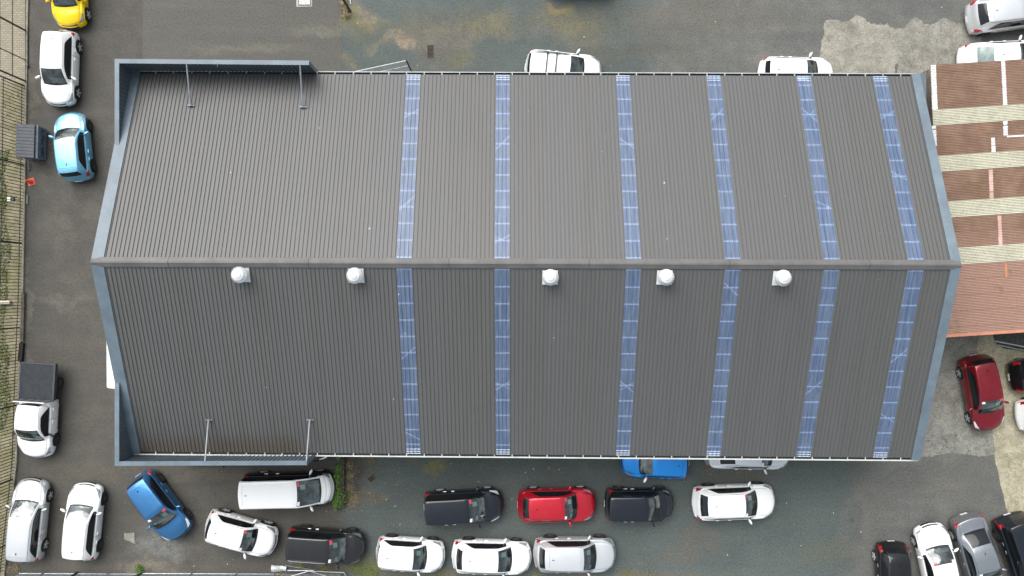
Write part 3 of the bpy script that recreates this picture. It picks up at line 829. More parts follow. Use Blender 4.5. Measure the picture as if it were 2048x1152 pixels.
class Surf:
    def __init__(s, T, L, W):
        p = TYPES[T]; s.p = p; s.L = L; s.W = W; Hh = p['H']; hz, tz = p['hz'], p['tz']; Wh = W / 2; s.Wh = Wh; rw = p['rw']
        a, b, c, d = [p[q] * L for q in 'abcd']; s.a, s.b, s.c, s.d = a, b, c, d
        boxy = T in ('van', 'mpv')
        #      s        bow   zc          crown  yr        yb      zb          Wd     zs
        rows = [(0.00, .30, .58, .01, .62 * Wh, .72 * Wh, .57, .80 * Wh, .54),
                (.035, .31, .66, .02, .64 * Wh, .76 * Wh, .62, .85 * Wh, .585),
                (.10, .30, .76 * hz + .02, .03, .68 * Wh, .80 * Wh, .68, .89 * Wh, .64),
                (.30, .26, .88 * hz, .04, .74 * Wh, .87 * Wh, .78 * hz, .955 * Wh, .74 * hz),
                (a * .55, .22, .94 * hz, .045, .78 * Wh, .91 * Wh, .86 * hz, .985 * Wh, .81 * hz),
                (a * .97, .17, hz, .05, .82 * Wh, .925 * Wh, .93 * hz, Wh, .87 * hz),
                (a, .165, hz + .01, .05, .82 * Wh, .925 * Wh, .935 * hz, Wh, .87 * hz),
                ((a + b) / 2, .12, hz + (Hh - hz) * .56, .05, (.82 * .45 + (rw + .03) * .55) * Wh, .93 * Wh, .95 * hz, Wh, .88 * hz),
                (b, .09, Hh - .055, .045, (rw + .02) * Wh, .93 * Wh, .955 * hz, Wh, .88 * hz),
                (b + .25, .05, Hh - .012, .04, (rw + .01) * Wh, .935 * Wh, .96 * hz, Wh, .885 * hz),
                ((b + c) / 2, 0, Hh, .04, rw * Wh, .935 * Wh, .97 * hz, Wh, .89 * hz),
                (c - .25, -.06, Hh - (.015 if boxy else .04), .04, (rw - (0 if boxy else .02)) * Wh, .93 * Wh, .98 * hz, .995 * Wh, .90 * hz),
                (c, -.10, Hh - (.05 if boxy else .10), .04, (rw - (.01 if boxy else .05)) * Wh, .91 * Wh, .99 * hz, .985 * Wh, .90 * hz)]
        rem = L - d
        if T == 'sedan':
            rows += [(d, -.12, tz, .04, .74 * Wh, .87 * Wh, .95 * tz, .96 * Wh, .86 * tz),
                     (L - .12, -.17, tz - .03, .03, .72 * Wh, .82 * Wh, .92 * tz, .91 * Wh, .82 * tz),
                     (L - .06, -.19, .86, .03, .68 * Wh, .79 * Wh, .80, .88 * Wh, .72),
                     (L, -.20, .55, .01, .64 * Wh, .74 * Wh, .55, .83 * Wh, .53)]
        else:
            zd = tz
            rows += [(d, -.13, zd, .03, .72 * Wh, .85 * Wh, .93 * zd, .95 * Wh, .84 * zd),
                     (d + rem * .35, -.15, zd - .14, .03, .71 * Wh, .83 * Wh, .85, .92 * Wh, .78),
                     (d + rem * .62, -.16, .72, .02, .70 * Wh, .80 * Wh, .70, .89 * Wh, .66),
                     (L, -.17, .55, .01, .66 * Wh, .76 * Wh, .55, .85 * Wh, .53)]
        if boxy:
            rows[-4:] = [(d, -.10, tz, .02, .78 * Wh, .88 * Wh, .93 * tz, .96 * Wh, .84 * tz),
                         (d + rem * .4, -.11, .8, .02, .77 * Wh, .87 * Wh, .78, .95 * Wh, .74),
                         (d + rem * .7, -.12, .66, .02, .76 * Wh, .86 * Wh, .65, .93 * Wh, .63),
                         (L, -.12, .55, .01, .72 * Wh, .83 * Wh, .55, .90 * Wh, .53)]
        s.rows = rows; S = [r[0] for r in rows]
        s.f = [pchip(S, [r[i] for r in rows]) for i in range(1, 9)]
    def at(s, u):
        return [f(u) for f in s.f]
    def pos(s, u, c, side=1, up=0.):
        bow, zc, cr, yr, yb, zb, Wd, zs = s.at(u)
        if c <= 1:
            y = yr * c; z = zc - cr * c * c - (.02 * max(0, (c - .85) / .15) ** 2)
        elif c <= 2:
            t = c - 1; zr = zc - cr - .02; y = yr + (yb - yr) * (t + .10 * math.sin(math.pi * t) * (1 if zr - zb > .1 else .3)); z = zr + (zb - zr) * t
        elif c <= 3:
            t = c - 2; y = yb + (Wd - yb) * math.sin(t * math.pi / 2); z = zb + (zs - zb) * (1 - math.cos(t * math.pi / 2))
        else:
            t = c - 3; y = Wd + .02 * math.sin(min(1, t * 2) * math.pi / 2); z = zs - t * (zs - .25)
        x = s.L / 2 - u - bow * min(1.2, (y / s.Wh)) ** 2
        return Vector((x, side * y, z + up))
def make_car(name, label, T, colr, px, py, th, L, W, opts=(), wheel='alloy', stickers='std', zc=.75, scale_h=1.):
    S = Surf(T, L, W); Wh = W / 2; body = MPAINT[colr]
    q = P(px, py, zc)
    t = tag(empty(name, (q.x, q.y, 0), R_(th)), label, "van" if T == 'van' else "car", "vehicles parked around the warehouse")
    us = sorted(set([round(x, 4) for x in list(np.arange(0, L, .055)) + [r[0] for r in S.rows] + [L, .015, .06, L - .02, L - .05, S.a + .07, S.b - .03, S.c + .015, S.d - .02]]))
    keep = [us[0]]
    for u in us[1:]:
        if u - keep[-1] > .013 or u == L: keep.append(u)
    us = keep
    cs = [0, .2, .4, .6, .78, .86, .90, .96, 1., 1.05, 1.3, 1.55, 1.8, 1.95, 2., 2.3, 2.65, 3.]
    full = [(-1, c) for c in cs[::-1]] + [(1, c) for c in cs[1:]]
    nC = len(full)
    inset = (S.b - S.a)
    side0, side1 = S.a + .30 * inset, S.c - (.02 if T in ('van', 'mpv') else .0)
    if T == 'sedan': side1 = S.c + .30 * (S.d - S.c)
    def warp(u, c):
        if not 1 < c < 1.95: return c
        lo = 1.06 if T in ('van', 'mpv') else 1.16
        tr_ = .25 if T in ('van', 'mpv') else .62
        if u > side1 - tr_: lo += .80 * min(1., max(0., (u - side1 + tr_) / tr_)) ** 1.5 * (1. if T not in ('van', 'mpv') else .2)
        if u > side1: lo += (1.06 - lo) * min(1., (u - side1) / .4)
        return 1 + (c - 1) / .05 * (lo - 1) if c <= 1.05 else lo + (c - 1.05) / .90 * (1.95 - lo)
    V = []
    for u in us:
        for sd_, c in full: V.append(S.pos(u, warp(u, c), sd_))
    parts = {}
    def putf(key, f): parts.setdefault(key, []).append(f)
    hl0, hl1 = .07, .46 if T != 'van' else .34
    tl0 = L - (.34 if T not in ('sedan',) else .30)
    for i in range(len(us) - 1):
        u = (us[i] + us[i + 1]) / 2
        for j in range(nC - 1):
            sd_ = -1 if j < nC // 2 else 1
            c = (full[j][1] + full[j + 1][1]) / 2
            f = [i * nC + j, (i + 1) * nC + j, (i + 1) * nC + j + 1, i * nC + j + 1]
            key = 'body'
            bow, zc_, cr, yr, yb, zb, Wd, zs = S.at(u)
            if c < .90 and S.a < u < S.b:
                key = 'cowl' if u < S.a + .07 else ('windscreen' if u < S.b - .03 or True else 'body')
            elif .012 < u < .062 and c < .72 and T != 'van': key = 'grille'
            elif c < (.90 if T != 'suv' else .86) and S.c + .015 < u < S.d - .02: key = 'rear_window'
            elif 1.05 < c < 1.95 and zc_ - zb > .13 and side0 < u < side1:
                key = ('side_window', sd_)
            elif .95 < c < 2.9 and hl0 < u < hl1 and c > .95 + 1.2 * (u - hl0) / (hl1 - hl0) and u > .04 and zb > 0: key = ('headlight', sd_)
            elif c > 2.75 - 1.7 * (u - tl0) / (L - .05 - tl0) and tl0 < u < L - .05 and c > 1.3: key = ('taillight', sd_)
            putf(key, f)
    # skirt round the outline
    fw, rw_ = .195 * L if T != 'van' else .17 * L, .80 * L
    Rr = .315 if T not in ('suv',) else .34; RA = Rr + .05
    loop = [(us[i], 1, 3.) for i in range(len(us))]
    loop += [(L, sg, c) for (sg, c) in full[::-1][1:-1]]
    loop += [(us[i], -1, 3.) for i in range(len(us) - 1, -1, -1)]
    loop += [(0, sg, c) for (sg, c) in full[1:-1]]
    P0 = [S.pos(u, c, sg) for u, sg, c in loop]; n_ = len(P0); base = len(V)
    lev = [(0, 0), (.10, .018), (.35, .035), (.6, .03), (.85, .01), (1, -.03), (1.02, -.16)]
    zsill = .22 if T != 'suv' else .27
    for li, (tt, off) in enumerate(lev[1:]):
        for k_ in range(n_):
            p = P0[k_]; a_, b_ = P0[k_ - 1], P0[(k_ + 1) % n_]; d_ = (b_ - a_); nrm = Vector((d_.y, -d_.x, 0))
            nrm = nrm.normalized() if nrm.length > 1e-6 else Vector((0, 0, 0))
            if nrm.dot(Vector((p.x, p.y, 0))) < 0: nrm = -nrm
            zb_ = zsill
            if abs(p.y) > Wh * .8:
                for wx in (L / 2 - fw, L / 2 - rw_):
                    dx = abs(p.x - wx)
                    if dx < RA: zb_ = max(zb_, Rr + math.sqrt(RA * RA - dx * dx) * .98)
            zb_ = min(zb_, p.z - .05)
            V.append(Vector((p.x, p.y, p.z + (zb_ - p.z) * min(tt, 1))) + nrm * off)
    # map first level to existing vertices
    def vi(li, k_):
        if li > 0: return base + (li - 1) * n_ + k_ % n_
        u, sg, c = loop[k_ % n_]; i = us.index(u) if u in us else (0 if u == 0 else len(us) - 1)
        j = next(q_ for q_, (a1, c1) in enumerate(full) if c1 == c and (a1 == sg or c == 0))
        return i * nC + j
    clad = 'cladding' if ('clad' in opts) else 'body'
    for li in range(len(lev) - 1):
        for k_ in range(n_):
            f = [vi(li, k_), vi(li, k_ + 1), vi(li + 1, k_ + 1), vi(li + 1, k_)]
            pm = (V[f[0]] + V[f[2]]) / 2
            key = 'body' if li < 4 else (clad if li == 4 else 'underbody')
            if 'twotone' in opts: key = 'lower_body' if li < 5 else 'underbody'  # black sides under a pale top: sky reflection painted into the body colour
            if li in (1, 2) and pm.x > L / 2 - .10 and abs(pm.y) < .42 * W / 1.7: key = 'grille'
            if li == 0 and pm.x < -L / 2 + .30 and abs(pm.y) > Wh * .80: key = ('taillight', 1 if pm.y > 0 else -1)
            putf(key, f)
    if 'twotone' in opts:
        nb = []
        for f in parts['body']:
            c_ = sum((V[i] for i in f), Vector()) / len(f)
            if c_.z < 1.10 and abs(c_.y) > .86 * Wh and c_.x < L / 2 - .35: putf('lower_body', f)
            elif c_.z > 1.1 and abs(c_.y) > .84 * Wh: putf('lower_body', f)
            else: nb.append(f)
        parts['body'] = nb
    matm = {'body': body, 'cowl': TRIM, 'windscreen': GLASS, 'rear_window': DARKGLASS, 'side_window': DARKGLASS, 'headlight': CLEARLAMP,
            'taillight': REDLAMP, 'cladding': TRIM, 'underbody': TRIM, 'grille': TRIM, 'lower_body': MPAINT['black']}
    if 'rearclear' in opts: matm['rear_window'] = simple("teal_rear_glass", (.13, .20, .19), .06, 0, .3, 4)
    if colr in ('black', 'navy', 'charcoal') and 'brightlamp' not in opts: matm['headlight'] = simple("dim_lamp", (.20, .21, .22), .15, .3, .3, 20, coat=1)
    if 'brightlamp' in opts: matm['headlight'] = simple('bright_lamp', (.72, .74, .76), .12, .1, .12, 25, coat=1)
    for key, fs in parts.items():
        nm = key if isinstance(key, str) else key[0]
        used = sorted({i for f in fs for i in f}); mp = {o_: k_ for k_, o_ in enumerate(used)}
        o = mesh(nm, [V[i] for i in used], [[mp[i] for i in f][::-1] for f in fs], matm[nm], t, True)
    # ribbons lying on the shell
    def rib(mb, path, w_, up=.004):
        pts = [S.pos(u, c, sg, up) for u, c, sg in path]; vs = []
        for i, p in enumerate(pts):
            d_ = (pts[min(i + 1, len(pts) - 1)] - pts[max(i - 1, 0)]).normalized()
            u, c, sg = path[i]
            nr = (S.pos(u + .01, c, sg) - S.pos(u - .01, c, sg)).cross(S.pos(u, c + .02, sg) - S.pos(u, max(0, c - .02), sg)).normalized()
            o_ = Vector(p) - S.pos(u, c, sg)
            if nr.z < 0: nr = -nr
            if c > 2.2 and nr.y * sg < 0: nr = -nr
            p = S.pos(u, c, sg) + nr * up; x_ = d_.cross(nr).normalized() * w_ / 2
            vs += [p - x_, p + x_]
        mb.add(vs, [[2 * i, 2 * i + 1, 2 * i + 3, 2 * i + 2] for i in range(len(pts) - 1)])
    m = MB()
    L1 = lambda a_, b_, n2=8: [a_ + (b_ - a_) * i / n2 for i in range(n2 + 1)]
    for sg in (1, -1):
        rib(m, [(u, .965, sg) for u in L1(S.b + .02, S.c - .03, 16)], .014)                      # roof ditch
        rib(m, [(u, 1.0 - .05 * 0 + .12 * (1 - u / S.a), sg) for u in L1(.36, S.a, 8)], .010)   # bonnet side
        dl = [S.a + .42 * inset * 0 + .08, (S.b + S.c) / 2 - .12, min(rw_ - .12, S.c)]
        for u in dl: rib(m, [(u, c, sg) for c in (2.05, 2.4, 2.8, 3.0, 3.2, 3.5, 3.8)], .009, .024)
        rib(m, [(u, 2.02, sg) for u in L1(side0, side1, 12)], .02)                              # window seal
    rib(m, [(.10, c, -1) for c in (1.1, .8, .5, .25, 0)] + [(.10, c, 1) for c in (.25, .5, .8, 1.1)], .012)
    if T != 'sedan': rib(m, [(S.c - .22, c, -1) for c in (.96, .6, .3, 0)] + [(S.c - .22, c, 1) for c in (.3, .6, .96)], .008)
    else: rib(m, [(L - .10, c, -1) for c in (1, .6, .3, 0)] + [(L - .10, c, 1) for c in (.3, .6, 1.)], .01)
    m.build("panel_gaps", TRIM, t)
    m = MB()
    for sg, s0 in ((1, .15), (-1, .55)):                                                       # wipers
        rib(m, [(S.a + .10 - .06 * k_ / 5, abs(-.5 + s0 + .55 * k_ / 5 - (0)), -1 if (-.5 + s0 + .55 * k_ / 5) < 0 else 1) for k_ in range(6)], .018, .018)
    m.build("wipers", RUBBER, t)
    # antenna
    m = MB(); p = S.pos(S.c - .42, 0, 1)
    m.add([p + Vector((.06, -.012, 0)), p + Vector((.06, .012, 0)), p + Vector((-.06, .018, 0)), p + Vector((-.06, -.018, 0)), p + Vector((-.07, 0, .07)), p + Vector((-.04, 0, .07))],
          [[0, 1, 5], [1, 2, 4, 5], [2, 3, 4], [3, 0, 5, 4]])
    m.build("antenna", TRIM, t)
    # mirrors
    for sg in (1, -1):
        u = S.a + .40 * inset; p = S.pos(u, 2.0, sg)
        m = MB(); c0 = p + Vector((0, sg * .16, .04)); n1, n2 = 8, 10; vs = []
        for i in range(n1 + 1):
            ph = math.pi * i / n1
            for j in range(n2):
                th_ = 2 * math.pi * j / n2; e = Vector((.075 * math.sin(ph) * math.cos(th_) - .06 * math.cos(ph), sg * .15 * math.cos(ph) , .075 * math.sin(ph) * math.sin(th_)))
                vs.append(c0 + Vector((-e.x if True else e.x, e.y, e.z)) + Vector((-.0, 0, 0)))
        fs = [[i * n2 + j, i * n2 + (j + 1) % n2, (i + 1) * n2 + (j + 1) % n2, (i + 1) * n2 + j] for i in range(n1) for j in range(n2)]
        m.add(vs, fs); mc = MPAINT['white'] if 'whitemirror' in opts else (TRIM if 'blackmirror' in opts else body)
        m.f = [f[::-1] for f in m.f] if sg > 0 else m.f
        mo = m.build("mirror", mc, t, smooth=True)
        m = MB(); m.bar(p + Vector((0, -sg * .02, 0)), c0 + Vector((0, -sg * .05, -.01)), .05, .03); m.build("mirror_arm", TRIM, mo)
        for u2 in ((S.b + S.c) / 2 - .28, min(rw_ - .30, S.c - .15)):
            p = S.pos(u2, 3.12, sg); m = MB(); m.box((p.x - .085, p.y - .012 * 0 - .022, p.z - .016), (p.x + .085, p.y + .022, p.z + .016))
            m.v = [v + Vector((0, sg * .022, 0)) for v in m.v]
            m.build("door_handle", CHROME if colr in ('black', 'charcoal', 'navy', 'silver') else body, t, bevel=.008)
    # rails and bars
    if 'rails' in opts or 'darkrails' in opts or 'bars' in opts:
        for sg in (1, -1):
            m = MB(); pts = [S.pos(u, .95, sg, .05 if 0 < i < 8 else .0) for i, u in enumerate(L1(S.b + .12, S.c - .12, 8))]
            for a_, b_ in zip(pts, pts[1:]): m.bar(a_, b_, .032, .035)
            m.build("roof_rail", CHROME if 'rails' in opts else TRIM, t)
    if 'bars' in opts:
        for f_ in (.36, .60):
            u = S.b + (S.c - S.b) * f_; m = MB(); a_, b_ = S.pos(u, .97, 1, .11), S.pos(u, .97, -1, .11)
            m.bar(a_, b_, .06, .03); m.box((a_.x - .07, a_.y - .05, a_.z - .09), (a_.x + .07, a_.y + .03, a_.z + .02)); m.box((b_.x - .07, b_.y - .03, b_.z - .09), (b_.x + .07, b_.y + .05, b_.z + .02))
            m.build("roof_bar", TRIM, t)
    if 'roofribs' in opts:
        m = MB()
        for k_ in range(4):
            c = (-.55, -.2, .2, .55)[k_]; rib(m, [(u, abs(c), 1 if c > 0 else -1) for u in L1(S.b + .9, S.c - .4, 8)], .03, .008)
        m.build("roof_swage", body, t)
    if 'spoiler' in opts:
        m = MB()
        for sg in (1, -1):
            pts = [S.pos(S.c + .01, c, sg, .012) for c in (0, .3, .6, .9)]
            for a_, b_ in zip(pts, pts[1:]): m.bar(a_, b_, .12, .03)
        m.build("spoiler", body, t)
    # windscreen cards and labels
    def card(nm, mat, u0, u1, y0, y1, up=.006):
        def at2(u, yy):
            yr = S.at(u)[3]; c = min(.9, abs(yy) / yr); return S.pos(u, c, 1 if yy >= 0 else -1, up)
        nn = 3; vs = [at2(u0 + (u1 - u0) * i / nn, y0 + (y1 - y0) * j / nn) for i in range(nn + 1) for j in range(nn + 1)]
        fs = [[i * 4 + j, i * 4 + j + 1, (i + 1) * 4 + j + 1, (i + 1) * 4 + j] for i in range(nn) for j in range(nn)]
        mesh(nm, vs, fs, mat, t)
    if stickers:
        r = random.Random(int(px * 3 + py)); w2 = .62 * S.W / 1.7; e = S.b - .02
        if 'r' in stickers or stickers == 'std': card("windscreen_label", STK_R, e - .12, e, w2 - .24, w2 - .02)
        if 'w' in stickers or stickers == 'std': card("windscreen_label", STK_W, e - .12, e, -w2 + .02, -w2 + .22)
        if 'g' in stickers or stickers == 'std': card("windscreen_card", STK_G if 'y' not in stickers else STK_Y, e - .34 - r.uniform(0, .05), e - .15, w2 - .42, w2 - .18, -.03)
        if r.random() < .5 and stickers != 'y': card("windscreen_card", STK_W, e - .40, e - .30, -w2 + .10, -w2 + .3, -.02)
    # cabin
    wi = Wh * .80; m = MB()
    m.box((-L / 2 + .35, -wi, .38), (L / 2 - S.a + .35, wi, .42)); m.build("cabin_floor", simple("cabin_floor", (.03, .032, .034), .95), t)
    m = MB(); x0 = L / 2 - S.a; zd = S.p['hz'] - .11
    m.box((x0 - .42, -wi, zd - .2), (x0 - .04, wi, zd)); m.box((x0 - .44, -.62, zd - .12), (x0 - .30, -.12, zd + .03)); m.build("dashboard", DASHM, t, bevel=.03)
    for sy in (-1, 1):
        xs = x0 - (S.b - S.a) - .30 if T != 'van' else x0 - 1.25; m = MB(); y = sy * wi * .47
        m.box((xs - .25, y - .23, .45), (xs + .27, y + .23, .62)); m.box((xs - .36, y - .22, .55), (xs - .22, y + .22, 1.08), Matrix.Rotation(-.2, 3, 'Y')); m.box((xs - .42, y - .11, 1.08), (xs - .34, y + .11, 1.26))
        m.build("seat", SEATM, t, bevel=.03)
    m = MB(); cx_ = x0 - .58; cy_ = -wi * .47
    for i in range(14):
        a1, a2 = 2 * math.pi * i / 14, 2 * math.pi * (i + 1) / 14; fp = lambda a_: Vector((cx_ + .07 * math.sin(a_), cy_ + .17 * math.cos(a_), zd - .02 + .16 * math.sin(a_)))
        m.tube(fp(a1), fp(a2), .015, 5, cap=False)
    m.build("steering_wheel", TRIM, t)
    # plates
    for nm, x, zz in (("number_plate", -L / 2 - .028, .42),):
        m = MB(); m.box((x - .006, -.18, zz - .06), (x + .006, .18, zz + .06)); m.build(nm, STK_W, t)
    # wheels
    first = None
    for wx in (L / 2 - fw, L / 2 - rw_):
        for sg in (1, -1):
            we = (Wh + .022) * sg
            if wheel not in WHEELP:
                tm = MB(); tm.lathe([(.20, .0), (.235, .008), (.29, .0), (.315, -.03), (.318, -.10), (.315, -.17), (.28, -.20), (.0, -.20)], n=28, axis='Y')
                tme = tm.build("wheel", RUBBER, None, smooth=True); rm = MB()
                rm.lathe([(.235, .006), (.228, -.02), (.20, -.06), (.001, -.065)], n=24, axis='Y')
                nsp = 5 if wheel != 'steel' else 10
                sp = MB()
                for k_ in range(nsp):
                    a_ = 2 * math.pi * k_ / nsp
                    for da in ((-.12, .12) if wheel == 'alloy' else (0,)):
                        sp.bar((.04 * math.cos(a_), -.012, .04 * math.sin(a_)), (.225 * math.cos(a_ + da), -.004, .225 * math.sin(a_ + da)), .035 if wheel != 'steel' else .04, .02, (0, 1, 0))
                sp.lathe([(.0, .004), (.05, .002), (.055, -.03)], n=14, axis='Y'); sp.lathe([(.238, .008), (.222, .004), (.22, -.02)], n=28, axis='Y')
                am = ALLOY if wheel != 'dark' else DARKALLOY
                me1 = rm.build("rim", simple("rim_well", (.05, .05, .052), .6), None); me2 = sp.build("rim", am, None)
                WHEELP[wheel] = (tme.data, me1.data, me2.data)
                for o_ in (tme, me1, me2): bpy.data.objects.remove(o_)
            d1, d2, d3 = WHEELP[wheel]
            wo_ = bpy.data.objects.new("wheel", d1); COL.objects.link(wo_); wo_.parent = t
            wo_.location = (wx, we, .318); sc_ = Rr / .318
            wo_.location.z = Rr
            wo_.scale = (sc_, 1, sc_); wo_.rotation_euler = (0, 0, 0 if sg > 0 else math.pi)
            for dd, nm in ((d2, "wheel_well"), (d3, "rim")):
                ro = bpy.data.objects.new(nm, dd); COL.objects.link(ro); ro.parent = wo_; ro.rotation_euler = (0, rnd.uniform(0, 1.2), 0)
    return t
WHEELP = {}
CARS = [
 ("hatchback_car", "yellow hatchback at the top left with only its bonnet and windscreen in view", 'hatch', 'yellow', 135, -19, -88, 3.75, 1.64, (), 'alloy', ''),
 ("hatchback_car", "white hatchback parked behind the yellow one at the top left", 'hatch', 'white', 117, 134, -92, 4.0, 1.66, (), 'alloy', ''),
 ("hatchback_car", "light blue hatchback beside the dark waste bin", 'hatch', 'sky', 144, 292, 96, 3.6, 1.62, (), 'dark', ''),
 ("station_wagon", "silver wagon in the bottom left corner against the picket fence", 'wagon', 'silver', 54, 1042, 84.5, 4.35, 1.68, (), 'alloy', 'w'),
 ("hatchback_car", "white hatchback between the silver wagon and the steel blue car", 'hatch', 'white', 164, 1046, 84.5, 4.1, 1.68, (), 'dark', 'g'),
 ("hatchback_car", "steel blue hatchback parked askew below the corner of the warehouse", 'hatch', 'blue', 317, 1014, -53, 3.95, 1.68, ('brightlamp',), 'dark', 'std'),
 ("small_suv", "white crossover parked askew right of the steel blue hatchback", 'suv', 'white', 480, 1068, -16, 3.85, 1.68, (), 'alloy', 'std'),
 ("people_carrier", "tall van with pale roof and black sides nosed into the green weeds", 'van', 'white', 577, 979, 1.5, 4.72, 1.70, ('twotone', 'whitemirror'), 'alloy', 'std'),
 ("suv", "dark grey wagon with bright silver roof rails in the bottom row", 'mpv', 'charcoal', 652, 1092, -4, 4.05, 1.68, ('rails',), 'dark', 'std'),
 ("hatchback_car", "small white hatchback just right of the dark grey wagon with roof rails", 'hatch', 'white', 820, 1110, -4, 3.6, 1.66, ('spoiler',), 'dark', 'g'),
 ("hatchback_car", "white hatchback between the small white one and the silver crossover in the bottom row", 'coupeback', 'white', 983, 1115, -1.5, 4.15, 1.70, ('whitemirror',), 'dark', 'g'),
 ("suv", "silver crossover with black window frames at the right end of the bottom row", 'suv', 'lightsilver', 1150, 1110, 0, 4.3, 1.74, (), 'dark', 'g'),
 ("people_carrier", "black van with grooved roof and bright headlights left of the red car", 'mpv', 'navy', 927, 1014, 3, 4.15, 1.68, ('roofribs', 'brightlamp'), 'alloy', 'std'),
 ("hatchback_car", "bright red hatchback between the two dark cars below the warehouse", 'coupeback', 'red', 1114, 1011, 1, 4.1, 1.70, (), 'alloy', 'std'),
 ("small_suv", "near-black crossover between the red and the white car", 'mpv', 'navy', 1280, 1010, 0, 3.6, 1.66, (), 'dark', 'stdy'),
 ("suv", "white crossover with a black rear window, alone at the right end of its row", 'coupeback', 'white', 1470, 1005, 2, 4.3, 1.76, ('clad',), 'dark', 'std'),
 ("hatchback_car", "bright blue hatchback half under the lower eave facing left", 'hatch', 'bright', 1311, 924, 178, 3.6, 1.62, ('whitemirror',), 'dark', 'stdy'),
 ("sedan_car", "pale silver sedan half under the lower eave with a long dark rear window", 'sedan', 'lightsilver', 1497, 905, -.5, 4.5, 1.72, (), 'dark', 'w'),
 ("hatchback_car", "dark hatchback mostly hidden below the lower parapet, its mirror sticking out", 'hatch', 'charcoal', 425, 893, 0, 4.0, 1.70, (), 'dark', ''),
 ("hatchback_car", "dark car with a bright headlight peeping out past the end of the lower parapet", 'hatch', 'charcoal', 585, 890, 1, 4.1, 1.68, ('brightlamp',), 'dark', 'g'),
 ("station_wagon", "white wagon with two black roof bars by the top eave", 'wagon', 'white', 1127, 139, -6, 4.0, 1.74, ('bars', ), 'dark', ''),
 ("hatchback_car", "white hatchback tucked against the top eave near the pale concrete patch", 'hatch', 'white', 1595, 147, -1, 3.9, 1.66, (), 'alloy', ''),
 ("hatchback_car", "silver hatchback cut by the top right corner of the frame", 'coupeback', 'silver', 2020, 24, 8, 4.2, 1.74, (), 'dark', ''),
 ("station_wagon", "white wagon with a teal rear window behind the red roof", 'sedan', 'white', 2007, 116, 3, 4.4, 1.72, ('rearclear',), 'dark', ''),
 ("hatchback_car", "dark red hatchback on the pale concrete below the red roof", 'hatch', 'darkred', 1968, 787, -79, 4.0, 1.68, ('brightlamp',), 'alloy', 'std'),
 ("hatchback_car", "black car entering from the right edge beside the dark red hatchback", 'coupeback', 'black', 2102, 745, 8, 4.0, 1.68, (), 'dark', ''),
 ("hatchback_car", "white car at the right edge just below the black one, only its tail in view", 'coupeback', 'white', 2117, 824, 8, 4.0, 1.70, (), 'dark', ''),
 ("hatchback_car", "black hatchback at the bottom right, leftmost of that group of four", 'coupeback', 'black', 1789, 1163, -89, 4.0, 1.68, (), 'alloy', ''),
 ("sedan_car", "white car at the bottom right facing up between the black and the grey car", 'hatch', 'white', 1878, 1130, 102, 4.3, 1.70, (), 'alloy', 'std'),
 ("sedan_car", "metallic grey sedan at the bottom right with its boot towards the yard", 'sedan', 'grey', 1960, 1116, -73, 4.6, 1.72, (), 'alloy', 'w'),
 ("suv", "dark navy car in the bottom right corner with red tail lamps", 'mpv', 'navy', 2050, 1114, -71, 4.5, 1.74, (), 'dark', ''),
 ("sedan_car", "black car at the very top edge, only its lower side in view above the roof", 'hatch', 'black', 1157, -53, 180, 3.9, 1.66, (), 'dark', ''),
 ("people_carrier", "white van parked against the left gable, only a sliver of its roof in view", 'van', 'white', 261, 690, 90, 4.5, 1.75, ('whitemirror',), 'alloy', ''),
]
for a in CARS:
    make_car(*a)

